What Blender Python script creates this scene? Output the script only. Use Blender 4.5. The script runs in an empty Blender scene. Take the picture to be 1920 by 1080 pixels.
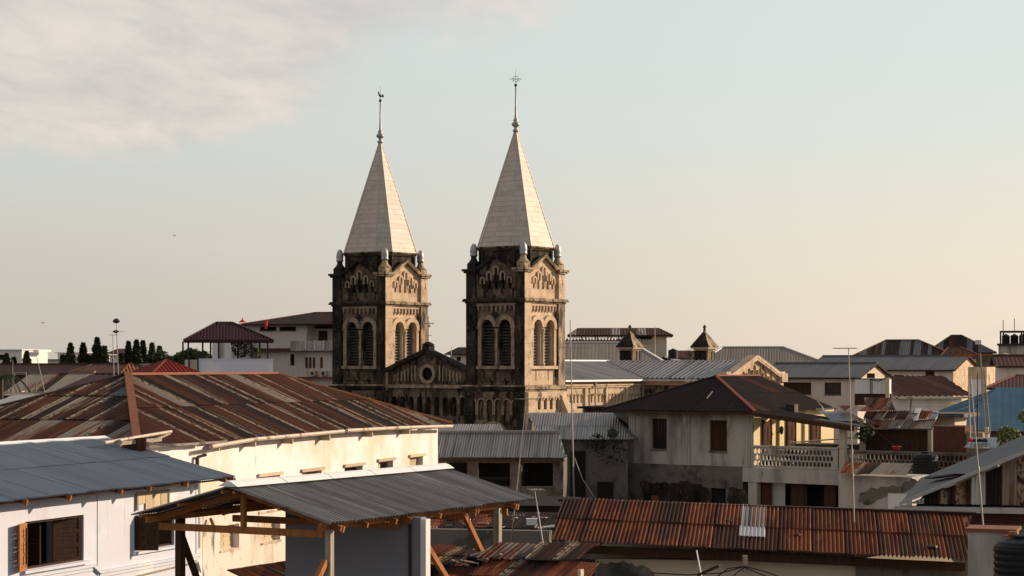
import bpy, bmesh, math, random
from mathutils import Vector, Matrix
from mathutils.geometry import tessellate_polygon
random.seed(7)
S = bpy.context.scene
COL = S.collection
R = math.radians
# ------------------------------------------------------------------ camera
F = 3733.0      # focal length in photograph pixels (70 mm on 36 mm)
HY = 688.0      # row of the horizon
H = 18.0        # eye height
cd = bpy.data.cameras.new('camera'); cam = bpy.data.objects.new('camera', cd); COL.objects.link(cam)
cam.location = (0, 0, H); cam.rotation_euler = (R(90), 0, 0)
cd.lens = 36 * F / 1920; cd.sensor_width = 36
cd.shift_y = (HY - 540) / 1920
cd.clip_start = 0.5; cd.clip_end = 9000
S.camera = cam
# ------------------------------------------------------------------ light
SUN_AZ = 22.0    # degrees from +X towards +Y
SUN_EL = 17.0
sd = bpy.data.lights.new('sun', 'SUN'); sun = bpy.data.objects.new('sun', sd); COL.objects.link(sun)
sv = Vector((math.cos(R(SUN_EL)) * math.cos(R(SUN_AZ)), math.cos(R(SUN_EL)) * math.sin(R(SUN_AZ)), math.sin(R(SUN_EL))))
sun.rotation_euler = sv.to_track_quat('Z', 'Y').to_euler()
sun.location = (60, 30, 60)
sd.energy = 5.0; sd.angle = R(0.5); sd.color = (1.0, 0.78, 0.57)
W = bpy.data.worlds.new('World'); S.world = W; W.use_nodes = True
S.view_settings.view_transform = 'Standard'; S.view_settings.look = 'None'
S.view_settings.exposure = 0.30; S.view_settings.gamma = 1; S.view_settings.use_curve_mapping = False


def world():
    nt = W.node_tree; N = nt.nodes; L = nt.links; N.clear()
    def n(t, **k):
        o = N.new(t)
        for a, b in k.items(): setattr(o, a, b)
        return o
    def math_(op, a, b=None, c=None, clamp=False):
        o = n('ShaderNodeMath', operation=op, use_clamp=clamp)
        for i, v in enumerate((a, b, c)):
            if v is None: continue
            if isinstance(v, (int, float)): o.inputs[i].default_value = v
            else: L.new(v, o.inputs[i])
        return o.outputs[0]
    def smooth(v, lo, hi):
        o = n('ShaderNodeMapRange', interpolation_type='SMOOTHSTEP')
        L.new(v, o.inputs[0]); o.inputs[1].default_value = lo; o.inputs[2].default_value = hi
        return o.outputs[0]
    def mix(f, a, b):
        o = n('ShaderNodeMix', data_type='RGBA')
        if isinstance(f, (int, float)): o.inputs[0].default_value = f
        else: L.new(f, o.inputs[0])
        for i, v in ((6, a), (7, b)):
            if isinstance(v, tuple): o.inputs[i].default_value = (*v, 1)
            else: L.new(v, o.inputs[i])
        return o.outputs[2]
    sky = n('ShaderNodeTexSky', sky_type='NISHITA', sun_disc=False, sun_elevation=R(SUN_EL),
            sun_rotation=R(90 - SUN_AZ), air_density=1.0, dust_density=2.5, ozone_density=1.0, altitude=20)
    tc = n('ShaderNodeTexCoord'); sp = n('ShaderNodeSeparateXYZ'); L.new(tc.outputs['Generated'], sp.inputs[0])
    x, y, z = sp.outputs
    az = math_('ARCTAN2', x, y)                       # 0 straight ahead, + to the right
    el = math_('ARCSINE', z)
    # hazy evening gradient: cream at the horizon, pale blue-green above, deeper overhead
    hor = mix(smooth(az, -0.30, 0.45), (0.530, 0.485, 0.430), (0.850, 0.725, 0.575))
    mid = mix(smooth(az, -0.35, 0.40), (0.565, 0.605, 0.580), (0.615, 0.670, 0.640))
    top = (0.10, 0.165, 0.24)
    g = mix(smooth(el, 0.0, 0.165), hor, mid)
    g = mix(smooth(el, 0.16, 0.75), g, top)
    # the sky opposite the sun is dimmer and bluer than the half towards it
    dt = math_('ADD', math_('MULTIPLY', x, math.cos(R(SUN_AZ))), math_('MULTIPLY', y, math.sin(R(SUN_AZ))))
    g = mix(smooth(dt, 0.12, -0.75), g, (0.13, 0.165, 0.21))
    # clouds: a broad soft bank up to the left, wisps elsewhere
    inv = math_('DIVIDE', 1.0, math_('MAXIMUM', math_('ADD', z, 0.12), 0.03))
    cx = math_('MULTIPLY', x, inv); cy = math_('MULTIPLY', y, inv)
    cb = n('ShaderNodeCombineXYZ'); L.new(cx, cb.inputs[0]); L.new(cy, cb.inputs[1])
    def noise(scale, det, rough, off=0.0, dist=0.0):
        m = n('ShaderNodeMapping'); m.inputs[1].default_value = (off, off * .7, 0); m.inputs[3].default_value = (1.0, 0.55, 1)
        L.new(cb.outputs[0], m.inputs[0])
        o = n('ShaderNodeTexNoise'); o.inputs['Scale'].default_value = scale; o.inputs['Detail'].default_value = det
        o.inputs['Roughness'].default_value = rough; o.inputs['Distortion'].default_value = dist
        L.new(m.outputs[0], o.inputs['Vector']); return o.outputs[0]
    n1 = noise(1.15, 7, 0.50, 3.1, .35); n2 = noise(5.0, 7, 0.6, 9.2, .3)
    bank = math_('MULTIPLY', smooth(az, -0.045, -0.16), smooth(el, 0.085, 0.135))
    bank2 = math_('MULTIPLY', smooth(az, 0.075, 0.0), smooth(el, 0.150, 0.182))
    amt = math_('ADD', math_('ADD', n1, math_('MULTIPLY', math_('SUBTRACT', n2, 0.5), 0.36)),
                math_('ADD', math_('MULTIPLY', bank, 0.52), math_('MULTIPLY', bank2, 0.20)))
    cm = smooth(amt, 0.58, 0.94)
    cm = math_('MULTIPLY', cm, 0.80)
    cshade = smooth(n2, 0.30, 0.72)
    ccol = mix(cshade, (0.53, 0.49, 0.46), (0.75, 0.65, 0.57))
    g2 = mix(cm, g, ccol)
    # the physical sky carries a share of the light and colour
    sc = n('ShaderNodeVectorMath', operation='SCALE'); L.new(g2, sc.inputs[0]); sc.inputs['Scale'].default_value = 10.0
    fin = mix(0.15, sc.outputs[0], sky.outputs[0])
    bg = n('ShaderNodeBackground'); L.new(fin, bg.inputs[0]); bg.inputs[1].default_value = 0.1
    out = n('ShaderNodeOutputWorld'); L.new(bg.outputs[0], out.inputs[0])
world()

# ------------------------------------------------------------------ helpers
def P(px, py, D):
    return Vector(((px - 960) * D / F, D, H - (py - HY) * D / F))

class Fr:
    """a building's own frame: origin under column px at depth D, local x heading az degrees, local y to its back"""
    def __init__(s, px, D, az):
        s.o = P(px, HY, D); s.az = az; a = R(az)
        s.ex = Vector((math.cos(a), math.sin(a))); s.ey = Vector((-math.sin(a), math.cos(a)))
        s.loc = (s.o.x, s.o.y, 0)
    def X(s, px, y=0):
        r = (px - 960) / F; o = s.o
        return (r * (o.y + y * s.ey.y) - o.x - y * s.ey.x) / (s.ex.x - r * s.ex.y)
    def Y(s, px, x=0):
        r = (px - 960) / F; o = s.o
        return (r * (o.y + x * s.ex.y) - o.x - x * s.ex.x) / (s.ey.x - r * s.ey.y)
    def D(s, x, y): return s.o.y + x * s.ex.y + y * s.ey.y
    def Z(s, py, x, y=0): return H - (py - HY) * s.D(x, y) / F
    def p(s, px, py, y=0):
        x = s.X(px, y); return Vector((x, y, s.Z(py, x, y)))
    def q(s, px, py, x=0):
        y = s.Y(px, x); return Vector((x, y, s.Z(py, x, y)))

class MB:
    def __init__(s): s.v = []; s.f = []; s.uv = {}; s.sm = False
    def add(s, vs, fs):
        b = len(s.v); s.v += [tuple(v) for v in vs]; s.f += [tuple(i + b for i in f) for f in fs]; return s
    def quad(s, a, b, c, d): return s.add([a, b, c, d], [(0, 1, 2, 3)])
    def box(s, x0, x1, y0, y1, z0, z1, taper=0):
        t = taper
        v = [(x0, y0, z0), (x1, y0, z0), (x1, y1, z0), (x0, y1, z0), (x0 + t, y0 + t, z1), (x1 - t, y0 + t, z1), (x1 - t, y1 - t, z1), (x0 + t, y1 - t, z1)]
        return s.add(v, [(0, 3, 2, 1), (4, 5, 6, 7), (0, 1, 5, 4), (1, 2, 6, 5), (2, 3, 7, 6), (3, 0, 4, 7)])
    def bar(s, a, b, w, h, up=(0, 0, 1)):
        a = Vector(a); b = Vector(b); d = (b - a).normalized(); u = Vector(up)
        if abs(d.dot(u)) > .95: u = Vector((1, 0, 0))
        sd_ = d.cross(u).normalized() * (w / 2); u = sd_.cross(d).normalized() * (h / 2)
        v = [a - sd_ - u, a + sd_ - u, a + sd_ + u, a - sd_ + u, b - sd_ - u, b + sd_ - u, b + sd_ + u, b - sd_ + u]
        return s.add(v, [(0, 1, 2, 3), (7, 6, 5, 4), (0, 4, 5, 1), (1, 5, 6, 2), (2, 6, 7, 3), (3, 7, 4, 0)])
    def tube(s, a, b, r, r2=None, n=8):
        a = Vector(a); b = Vector(b); d = (b - a).normalized(); r2 = r if r2 is None else r2
        u = d.orthogonal().normalized(); w = d.cross(u)
        v = [];
        for c, rr in ((a, r), (b, r2)):
            for i in range(n):
                t = 2 * math.pi * i / n; v.append(c + (u * math.cos(t) + w * math.sin(t)) * rr)
        f = [(i, (i + 1) % n, n + (i + 1) % n, n + i) for i in range(n)] + [tuple(range(n - 1, -1, -1)), tuple(range(n, 2 * n))]
        return s.add(v, f)
    def path(s, pts, r, n=6):
        for a, b in zip(pts, pts[1:]): s.tube(a, b, r, n=n)
        return s
    def lathe(s, prof, c=(0, 0, 0), n=12):
        v = []; f = []; m = len(prof)
        for r, z in prof:
            for i in range(n):
                t = 2 * math.pi * i / n; v.append((c[0] + r * math.cos(t), c[1] + r * math.sin(t), c[2] + z))
        for j in range(m - 1):
            for i in range(n): f.append((j * n + i, j * n + (i + 1) % n, (j + 1) * n + (i + 1) % n, (j + 1) * n + i))
        f.append(tuple(range(n - 1, -1, -1))); f.append(tuple((m - 1) * n + i for i in range(n)))
        return s.add(v, f)
    def prism(s, poly, off):
        """poly: planar list of 3D points, off: extrusion vector"""
        off = Vector(off); poly = [Vector(p) for p in poly]; n = len(poly)
        tr = tessellate_polygon([poly])
        s.add(poly + [p + off for p in poly], [tuple(t) for t in tr] + [tuple(i + n for i in reversed(t)) for t in tr]
              + [(i, (i + 1) % n, (i + 1) % n + n, i + n) for i in range(n)])
        return s
    def plate(s, outer, holes, y, depth, rim=True):
        """plate in the XZ plane facing -y with real openings; outer/holes are lists of (x,z)"""
        loops = [[Vector((a, 0, b)) for a, b in lp] for lp in [outer] + holes]
        flat = [p for lp in loops for p in lp]; tr = tessellate_polygon(loops)
        ft = []
        for t in tr:
            a, b, c = (flat[i] for i in t)
            ft.append(tuple(t) if (b - a).cross(c - a).y < 0 else tuple(reversed(t)))
        s.add([(p.x, y, p.z) for p in flat], ft)
        for k, lp in enumerate(loops):
            if k == 0 and not rim: continue
            n = len(lp)
            s.add([(p.x, y, p.z) for p in lp] + [(p.x, y + depth, p.z) for p in lp], [(i, (i + 1) % n, (i + 1) % n + n, i + n) for i in range(n)])
        return s
    def make(s, name, mat, parent=None, label=None, loc=None, rot=None, smooth=False, kind=None):
        me = bpy.data.meshes.new(name); me.from_pydata(s.v, [], s.f)
        if s.uv:
            ul = me.uv_layers.new(name='UVMap')
            for lp in me.loops: ul.data[lp.index].uv = s.uv.get(lp.vertex_index, (0, 0))
        if smooth: me.polygons.foreach_set('use_smooth', [True] * len(me.polygons))
        me.update()
        if mat: me.materials.append(mat)
        o = bpy.data.objects.new(name, me); COL.objects.link(o)
        if parent: o.parent = parent
        if loc is not None: o.location = loc
        if rot is not None: o.rotation_euler = (0, 0, rot)
        if label: o['label'] = label
        if kind: o['kind'] = kind
        return o

def thing(name, label, cat, loc=(0, 0, 0), rotz=0, group=None):
    o = bpy.data.objects.new(name, None); COL.objects.link(o); o.empty_display_size = .3
    o.location = loc; o.rotation_euler = (0, 0, R(rotz)); o['label'] = label; o['category'] = cat
    if group: o['group'] = group
    return o
def tag(o, label, cat, group=None):
    o['label'] = label; o['category'] = cat
    if group: o['group'] = group
    return o
def struct(o): o['kind'] = 'structure'; return o
def clone(o, parent=None, loc=None, rot=None, mat=None):
    c = o.copy(); COL.objects.link(c); c.parent = parent if parent else o.parent
    if loc is not None: c.location = loc
    if rot is not None: c.rotation_euler = (0, 0, rot)
    if mat: c.data = c.data.copy(); c.data.materials[0] = mat
    return c
def copy_tree(o, loc=None, rotz=None, label=None, parent=None, scale=None):
    c = o.copy(); COL.objects.link(c); c.parent = parent
    if loc is not None: c.location = loc
    if rotz is not None: c.rotation_euler = (0, 0, R(rotz))
    if scale is not None: c.scale = scale
    if label: c['label'] = label
    for ch in list(o.children): copy_tree(ch, parent=c)
    return c

# ------------------------------------------------------------------ materials
def mat(name, base, layers=(), rough=.85, metal=0, bump=0, bscale=12, coord='Object', rnd=0, spec=.3, brick=None, bstretch=(1, 1, 1), edge=()):
    """layers: (colour, scale, lo, hi, stretch, rndshift)  -> noise blotches mixed over the base colour"""
    m = bpy.data.materials.new(name); m.use_nodes = True; nt = m.node_tree; N = nt.nodes; L = nt.links
    b = N['Principled BSDF']; b.inputs['Roughness'].default_value = rough; b.inputs['Metallic'].default_value = metal
    b.inputs['Specular IOR Level'].default_value = spec
    tc = N.new('ShaderNodeTexCoord'); oi = N.new('ShaderNodeObjectInfo')
    off = N.new('ShaderNodeMath'); off.operation = 'MULTIPLY'; L.new(oi.outputs['Random'], off.inputs[0]); off.inputs[1].default_value = 37.0 if rnd else 0
    va = N.new('ShaderNodeVectorMath'); va.operation = 'ADD'; L.new(tc.outputs[coord], va.inputs[0]); L.new(off.outputs[0], va.inputs[1])
    vec = va.outputs[0]
    def noise(scale, st, det=6, rg=.62):
        mp = N.new('ShaderNodeMapping'); mp.inputs[3].default_value = st; L.new(vec, mp.inputs[0])
        o = N.new('ShaderNodeTexNoise'); o.inputs['Scale'].default_value = scale; o.inputs['Detail'].default_value = det
        o.inputs['Roughness'].default_value = rg; L.new(mp.outputs[0], o.inputs['Vector']); return o.outputs[0]
    rgb = N.new('ShaderNodeRGB'); rgb.outputs[0].default_value = (*base, 1); cur = rgb.outputs[0]
    if rnd:   # every piece has its own tone
        mr = N.new('ShaderNodeMapRange'); L.new(oi.outputs['Random'], mr.inputs[0]); mr.inputs[3].default_value = 1 - rnd; mr.inputs[4].default_value = 1 + rnd
        sc = N.new('ShaderNodeVectorMath'); sc.operation = 'SCALE'; L.new(cur, sc.inputs[0]); L.new(mr.outputs[0], sc.inputs['Scale']); cur = sc.outputs[0]
    for la in layers:
        col, scale, lo, hi = la[:4]; st = la[4] if len(la) > 4 else (1, 1, 1); sh = la[5] if len(la) > 5 else 0
        f = noise(scale, st)
        if sh:
            r2 = N.new('ShaderNodeMath'); r2.operation = 'MULTIPLY'; L.new(oi.outputs['Random'], r2.inputs[0]); r2.inputs[1].default_value = 7.31 + scale
            fr = N.new('ShaderNodeMath'); fr.operation = 'FRACT'; L.new(r2.outputs[0], fr.inputs[0])
            ma = N.new('ShaderNodeMath'); ma.operation = 'MULTIPLY_ADD'; L.new(fr.outputs[0], ma.inputs[0]); ma.inputs[1].default_value = sh; L.new(f, ma.inputs[2]); f = ma.outputs[0]
        mr = N.new('ShaderNodeMapRange'); mr.interpolation_type = 'SMOOTHSTEP'; L.new(f, mr.inputs[0]); mr.inputs[1].default_value = lo; mr.inputs[2].default_value = hi
        mx = N.new('ShaderNodeMix'); mx.data_type = 'RGBA'; L.new(mr.outputs[0], mx.inputs[0]); L.new(cur, mx.inputs[6]); mx.inputs[7].default_value = (*col, 1)
        cur = mx.outputs[2]
    for col, a0, a1, scale, lo, hi in edge:      # weathering that follows one lap edge of each sheet (uv.x restarts every 10 units)
        sx = N.new('ShaderNodeSeparateXYZ'); L.new(tc.outputs['UV'], sx.inputs[0])
        mo = N.new('ShaderNodeMath'); mo.operation = 'MODULO'; L.new(sx.outputs[0], mo.inputs[0]); mo.inputs[1].default_value = 10
        nz = noise(2.2, (1.5, 1.2, 1)); ad = N.new('ShaderNodeMath'); ad.operation = 'MULTIPLY_ADD'; L.new(nz, ad.inputs[0]); ad.inputs[1].default_value = .22; L.new(mo.outputs[0], ad.inputs[2])
        m1 = N.new('ShaderNodeMapRange'); m1.interpolation_type = 'SMOOTHSTEP'; L.new(ad.outputs[0], m1.inputs[0]); m1.inputs[1].default_value = a1 + .11; m1.inputs[2].default_value = a0 + .11
        f = noise(scale, (1, .7, 1)); m2 = N.new('ShaderNodeMapRange'); m2.interpolation_type = 'SMOOTHSTEP'; L.new(f, m2.inputs[0]); m2.inputs[1].default_value = lo; m2.inputs[2].default_value = hi
        mm = N.new('ShaderNodeMath'); mm.operation = 'MULTIPLY'; L.new(m1.outputs[0], mm.inputs[0]); L.new(m2.outputs[0], mm.inputs[1])
        mx = N.new('ShaderNodeMix'); mx.data_type = 'RGBA'; L.new(mm.outputs[0], mx.inputs[0]); L.new(cur, mx.inputs[6]); mx.inputs[7].default_value = (*col, 1); cur = mx.outputs[2]
    L.new(cur, b.inputs['Base Color'])
    hgt = None
    if bump:
        hgt = noise(bscale, bstretch, 5, .65)
    if brick:
        bw, bh, mo, dark = brick
        sx = N.new('ShaderNodeSeparateXYZ'); L.new(tc.outputs[coord], sx.inputs[0])
        ad = N.new('ShaderNodeMath'); L.new(sx.outputs[0], ad.inputs[0]); L.new(sx.outputs[1], ad.inputs[1])
        cb = N.new('ShaderNodeCombineXYZ'); L.new(ad.outputs[0], cb.inputs[0]); L.new(sx.outputs[2], cb.inputs[1])
        bt = N.new('ShaderNodeTexBrick'); L.new(cb.outputs[0], bt.inputs['Vector']); bt.inputs['Scale'].default_value = 1
        bt.inputs['Brick Width'].default_value = bw; bt.inputs['Row Height'].default_value = bh; bt.inputs['Mortar Size'].default_value = mo
        bt.inputs['Color1'].default_value = (1, 1, 1, 1); bt.inputs['Color2'].default_value = (.82, .82, .82, 1); bt.inputs['Mortar'].default_value = (dark, dark, dark, 1)
        mx = N.new('ShaderNodeMix'); mx.data_type = 'RGBA'; mx.blend_type = 'MULTIPLY'; mx.inputs[0].default_value = 1
        L.new(cur, mx.inputs[6]); L.new(bt.outputs['Color'], mx.inputs[7]); L.new(mx.outputs[2], b.inputs['Base Color'])
    if hgt:
        bp = N.new('ShaderNodeBump'); bp.inputs['Strength'].default_value = bump; bp.inputs['Distance'].default_value = .03
        L.new(hgt, bp.inputs['Height']); L.new(bp.outputs[0], b.inputs['Normal'])
    return m

ST = (1, 1, .22)      # downward streaks
SL = (3.0, .16, 1)    # streaks down a roof sheet (uv)
m_white = mat('plaster_white', (.80, .69, .68), [((.55, .47, .36), 1.3, .52, .76, ST), ((.30, .25, .19), 2.6, .63, .78, ST), ((.62, .55, .43), .35, .45, .65)], bump=.25, bscale=5)
m_bluewhite = mat('plaster_pale_blue', (.55, .565, .64), [((.44, .43, .46), 1.1, .52, .76, ST), ((.34, .31, .29), 2.0, .61, .74, (2, 2, .14)), ((.70, .70, .72), .5, .5, .7), ((.36, .34, .33), 3, .68, .82, ST)], bump=.2, bscale=5)
m_greyst = mat('plaster_stained_grey', (.43, .40, .365), [((.19, .165, .14), .8, .44, .68, ST), ((.07, .062, .052), 2.2, .57, .76, ST), ((.52, .50, .48), 1.6, .58, .72, ST), ((.05, .045, .04), 9, .66, .78)], bump=.45, bscale=6, spec=.10)
m_conc = mat('concrete_old', (.145, .13, .11), [((.06, .055, .048), 1.1, .46, .66), ((.24, .21, .18), 2.3, .58, .74), ((.03, .03, .026), 5, .60, .74, ST)], bump=.6, bscale=6, spec=.10)
m_cream = mat('plaster_cream', (.50, .42, .32), [((.40, .33, .25), .8, .5, .75, ST), ((.20, .16, .12), 2.4, .64, .8, ST)], bump=.3, bscale=5)
m_pinkish = mat('plaster_far', (.56, .50, .45), [((.38, .33, .29), .9, .5, .75, ST), ((.20, .17, .15), 2.4, .66, .8, ST)], bump=.2, bscale=5)
m_greywall = mat('plaster_grey_shed', (.20, .205, .235), [((.22, .22, .24), 1.2, .5, .8), ((.13, .13, .14), 2.8, .64, .82, ST)], bump=.25, bscale=8)
m_yellow = mat('paint_yellow', (.74, .60, .34), [((.60, .44, .20), 1.5, .55, .8, ST)], bump=.15)
m_palewood = mat('board_pale', (.50, .40, .27), [((.26, .19, .12), 6, .5, .75, (3, 3, .2))], bump=.4, bscale=12, rnd=.12)
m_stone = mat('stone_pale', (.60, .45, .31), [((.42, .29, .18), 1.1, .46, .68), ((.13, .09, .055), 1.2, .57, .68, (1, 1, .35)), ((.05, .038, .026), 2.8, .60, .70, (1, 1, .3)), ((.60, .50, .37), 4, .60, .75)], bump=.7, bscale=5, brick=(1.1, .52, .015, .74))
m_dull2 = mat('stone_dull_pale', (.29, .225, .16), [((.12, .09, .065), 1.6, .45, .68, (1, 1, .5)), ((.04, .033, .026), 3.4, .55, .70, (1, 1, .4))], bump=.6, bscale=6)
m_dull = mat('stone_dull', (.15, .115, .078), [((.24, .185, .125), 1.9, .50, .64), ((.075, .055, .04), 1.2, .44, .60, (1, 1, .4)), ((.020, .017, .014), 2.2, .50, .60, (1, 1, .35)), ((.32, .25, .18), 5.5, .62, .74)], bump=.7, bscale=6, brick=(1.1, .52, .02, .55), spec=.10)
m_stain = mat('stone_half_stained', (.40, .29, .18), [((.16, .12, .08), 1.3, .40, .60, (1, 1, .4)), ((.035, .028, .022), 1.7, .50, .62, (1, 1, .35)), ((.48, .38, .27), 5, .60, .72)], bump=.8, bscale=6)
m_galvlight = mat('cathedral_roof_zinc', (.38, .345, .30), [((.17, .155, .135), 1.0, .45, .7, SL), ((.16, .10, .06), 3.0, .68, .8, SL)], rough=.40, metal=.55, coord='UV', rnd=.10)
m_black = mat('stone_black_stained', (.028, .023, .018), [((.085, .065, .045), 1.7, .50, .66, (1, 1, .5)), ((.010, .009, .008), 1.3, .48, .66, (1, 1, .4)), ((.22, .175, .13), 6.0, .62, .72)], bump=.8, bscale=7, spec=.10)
m_galv = mat('galvanised_grey', (.27, .25, .225), [((.12, .108, .095), 1.0, .45, .7, SL), ((.26, .245, .22), 2.0, .55, .75, SL), ((.15, .085, .045), 3.0, .66, .8, SL, .06)], rough=.42, metal=.4, coord='UV', rnd=.10)
m_galvnew = mat('galvanised_canopy', (.165, .154, .145), [((.10, .094, .088), .9, .44, .62, SL), ((.30, .285, .27), 1.5, .56, .70, SL)], rough=.45, metal=.4, coord='UV', rnd=.16, spec=.10, edge=[((.06, .055, .05), -.03, .05, 2, .15, .25)])
m_galvblue = mat('galvanised_blue', (.155, .19, .235), [((.11, .145, .18), 1.2, .45, .7, SL), ((.15, .185, .225), 2.0, .6, .8, SL)], rough=.5, metal=.25, coord='UV', rnd=.10, spec=.10, edge=[((.08, .10, .125), -.03, .05, 2, .2, .3)])
m_galvbright = mat('galvanised_bright', (.42, .42, .40), [((.28, .27, .25), 1.2, .5, .75, SL)], rough=.4, metal=.4, coord='UV', rnd=.05)
m_rustred = mat('rusted_sheet_red', (.165, .048, .019), [((.075, .018, .009), 2.0, .50, .68, (2.0, .25, 1), .10), ((.25, .105, .045), 3.2, .55, .74, (2.0, .25, 1)), ((.055, .030, .020), 1.1, .62, .76, (1, .2, 1), .16), ((.48, .38, .27), 5.0, .66, .78, (1.5, .12, 1), .05)], rough=.75, metal=.0, coord='UV', rnd=.25, edge=[((.045, .020, .013), .05, .16, 3, .1, .2)], spec=.10)
m_rustbrown = mat('rusted_sheet_brown', (.036, .012, .007), [((.105, .030, .012), 1.6, .45, .68, (2.2, .16, 1), .1), ((.016, .008, .006), 1.5, .50, .66, (2.0, .12, 1), .12), ((.25, .20, .15), 2.3, .66, .78, (2.2, .10, 1), .16), ((.20, .10, .05), 9.0, .60, .75, (1, .5, 1))], rough=.7, metal=.0, coord='UV', rnd=.25, edge=[((.29, .22, .155), .10, .38, 8, .38, .56)], spec=.10)
m_rustpale = mat('zinc_sheet_weathered', (.22, .18, .145), [((.14, .055, .03), 1.6, .52, .68, (2.2, .22, 1), .1), ((.22, .19, .16), 4.0, .5, .7, SL), ((.07, .03, .02), 5.0, .62, .75, (2, .3, 1))], rough=.6, metal=.2, coord='UV', rnd=.12, spec=.10)
m_rustdark = mat('rusted_sheet_dark', (.024, .015, .012), [((.040, .019, .013), 1.6, .55, .75, (2, .2, 1), .05), ((.012, .009, .008), 2.2, .5, .7, SL), ((.15, .07, .04), 7, .68, .8)], rough=.75, coord='UV', rnd=.2, spec=.10)
m_greyroof = mat('painted_grey_roof', (.115, .115, .12), [((.085, .085, .088), 1.0, .48, .72, SL), ((.15, .148, .145), 2.4, .6, .8, SL)], rough=.6, metal=.1, coord='UV', rnd=.05, spec=.10)
m_greyroof2 = mat('weathered_zinc_far', (.23, .195, .16), [((.19, .16, .135), 1.0, .45, .7, SL), ((.22, .12, .07), 2.6, .62, .78, SL, .06)], rough=.65, metal=.1, coord='UV', rnd=.06, spec=.10)
m_purple = mat('painted_maroon_roof', (.040, .014, .015), [((.045, .017, .018), 1.2, .45, .7, SL)], rough=.55, metal=.0, coord='UV', rnd=.08, spec=.10)
m_maroon2 = mat('painted_brown_roof', (.080, .034, .024), [((.085, .036, .028), 1.0, .48, .7, SL), ((.22, .12, .09), 3.0, .64, .8, SL)], rough=.65, metal=.0, coord='UV', rnd=.10, spec=.10)
m_redroof = mat('painted_red_roof', (.17, .020, .017), [((.20, .022, .018), 1.0, .45, .7, SL)], rough=.55, metal=.0, coord='UV', rnd=.10, spec=.10)
m_blueroof = mat('painted_blue_roof', (.055, .125, .18), [((.045, .10, .145), .5, .42, .70), ((.07, .145, .20), 2.0, .6, .8, SL)], rough=.8, metal=.0, coord='UV', rnd=.04, spec=.1)
m_spire = mat('spire_sheet', (.48, .42, .365), [((.38, .335, .285), 1.3, .46, .70, (1, 1, .4)), ((.24, .20, .17), 3.0, .60, .80, (1, 1, .3))], rough=.6, metal=.1, rnd=.05)
m_lead = mat('grey_metal_cap', (.36, .35, .34), [((.20, .19, .18), 3, .5, .75)], rough=.5, metal=.4)
m_ridge = mat('white_ridge_metal', (.80, .79, .78), [((.55, .53, .50), 3, .55, .8)], rough=.5, metal=.1)
m_rustcap = mat('rust_orange_cap', (.20, .068, .026), [((.12, .05, .03), 3, .5, .7), ((.45, .26, .15), 6, .62, .75)], rough=.75)
m_redcap = mat('red_ridge_paint', (.20, .045, .032), [((.20, .04, .03), 4, .5, .7)], rough=.7)
m_gutter = mat('gutter_pale', (.46, .39, .31), [((.20, .09, .05), 3, .52, .68), ((.60, .54, .46), 5, .6, .75)], rough=.6, metal=.1)
m_wood = mat('timber_orange', (.33, .13, .042), [((.22, .085, .03), 5, .45, .7, (4, 4, .3)), ((.48, .24, .10), 9, .6, .8)], bump=.3, bscale=14, rnd=.15)
m_wooddark = mat('timber_dark', (.060, .032, .020), [((.03, .018, .012), 5, .45, .7, (4, 4, .25)), ((.11, .065, .04), 9, .6, .8)], bump=.4, bscale=14, rnd=.15, spec=.10)
m_woodgrey = mat('timber_grey', (.34, .29, .23), [((.20, .16, .12), 5, .45, .7, (4, 4, .25))], bump=.4, bscale=14, rnd=.1)
m_brownshut = mat('shutter_brown', (.085, .036, .022), [((.05, .024, .016), 6, .45, .7, (4, 4, .25)), ((.16, .10, .07), 12, .64, .78)], bump=.4, bscale=14, rnd=.2, spec=.10)
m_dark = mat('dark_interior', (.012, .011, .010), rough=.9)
m_glass = mat('dark_glass', (.02, .02, .022), rough=.25, spec=.5)
m_iron = mat('iron_dark', (.035, .030, .028), [((.12, .05, .03), 8, .6, .8)], rough=.6, metal=.4)
m_mast = mat('mast_steel', (.30, .27, .24), [((.16, .08, .05), 1.5, .55, .7)], rough=.5, metal=.4)
m_plastic = mat('tank_black_plastic', (.010, .010, .011), [((.03, .028, .024), 3, .58, .8)], rough=.55, spec=.2)
m_trunk = mat('bark', (.09, .065, .045), bump=.6, bscale=10)
m_leaf = mat('foliage_conifer', (.045, .060, .018), [((.10, .115, .03), 1.3, .5, .7), ((.010, .016, .008), 2.6, .5, .7)], rough=.8)
m_leaf2 = mat('foliage_broad', (.032, .045, .014), [((.075, .085, .024), .9, .5, .7), ((.012, .018, .008), 2.2, .5, .7)], rough=.75)
m_leafy = mat('foliage_yellowgreen', (.085, .105, .022), [((.14, .14, .03), 2.5, .5, .7)], rough=.7)
m_red = mat('red_plastic', (.55, .03, .02), rough=.4)
m_ground = mat('earth', (.12, .10, .08), [((.07, .06, .05), .2, .45, .7)], bump=.2)
m_rubble = mat('rubble_stone', (.26, .20, .14), [((.14, .10, .07), 2, .45, .7), ((.36, .29, .21), 4, .6, .75)], bump=.6, rnd=.3)
m_whitebox = mat('white_paint', (.66, .64, .62), [((.35, .33, .32), 2, .6, .8, ST)], rough=.7)
m_whitestain = mat('plaster_white_mouldy', (.66, .58, .50), [((.42, .36, .28), 1.0, .48, .68, ST), ((.16, .14, .11), 1.6, .56, .68, (1, 1, .35)), ((.08, .07, .055), 4.5, .62, .72)], bump=.4, bscale=6)
m_brownroof = mat('brown_rust_roof', (.052, .019, .011), [((.10, .034, .016), 1.4, .48, .70, SL, .06), ((.035, .014, .010), 2.2, .52, .7, SL)], rough=.7, coord='UV', rnd=.22, spec=.10)
m_weed = mat('weeds_dark', (.016, .020, .009), [((.035, .040, .014), 2.5, .5, .7)], rough=.9, spec=.05)
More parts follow.
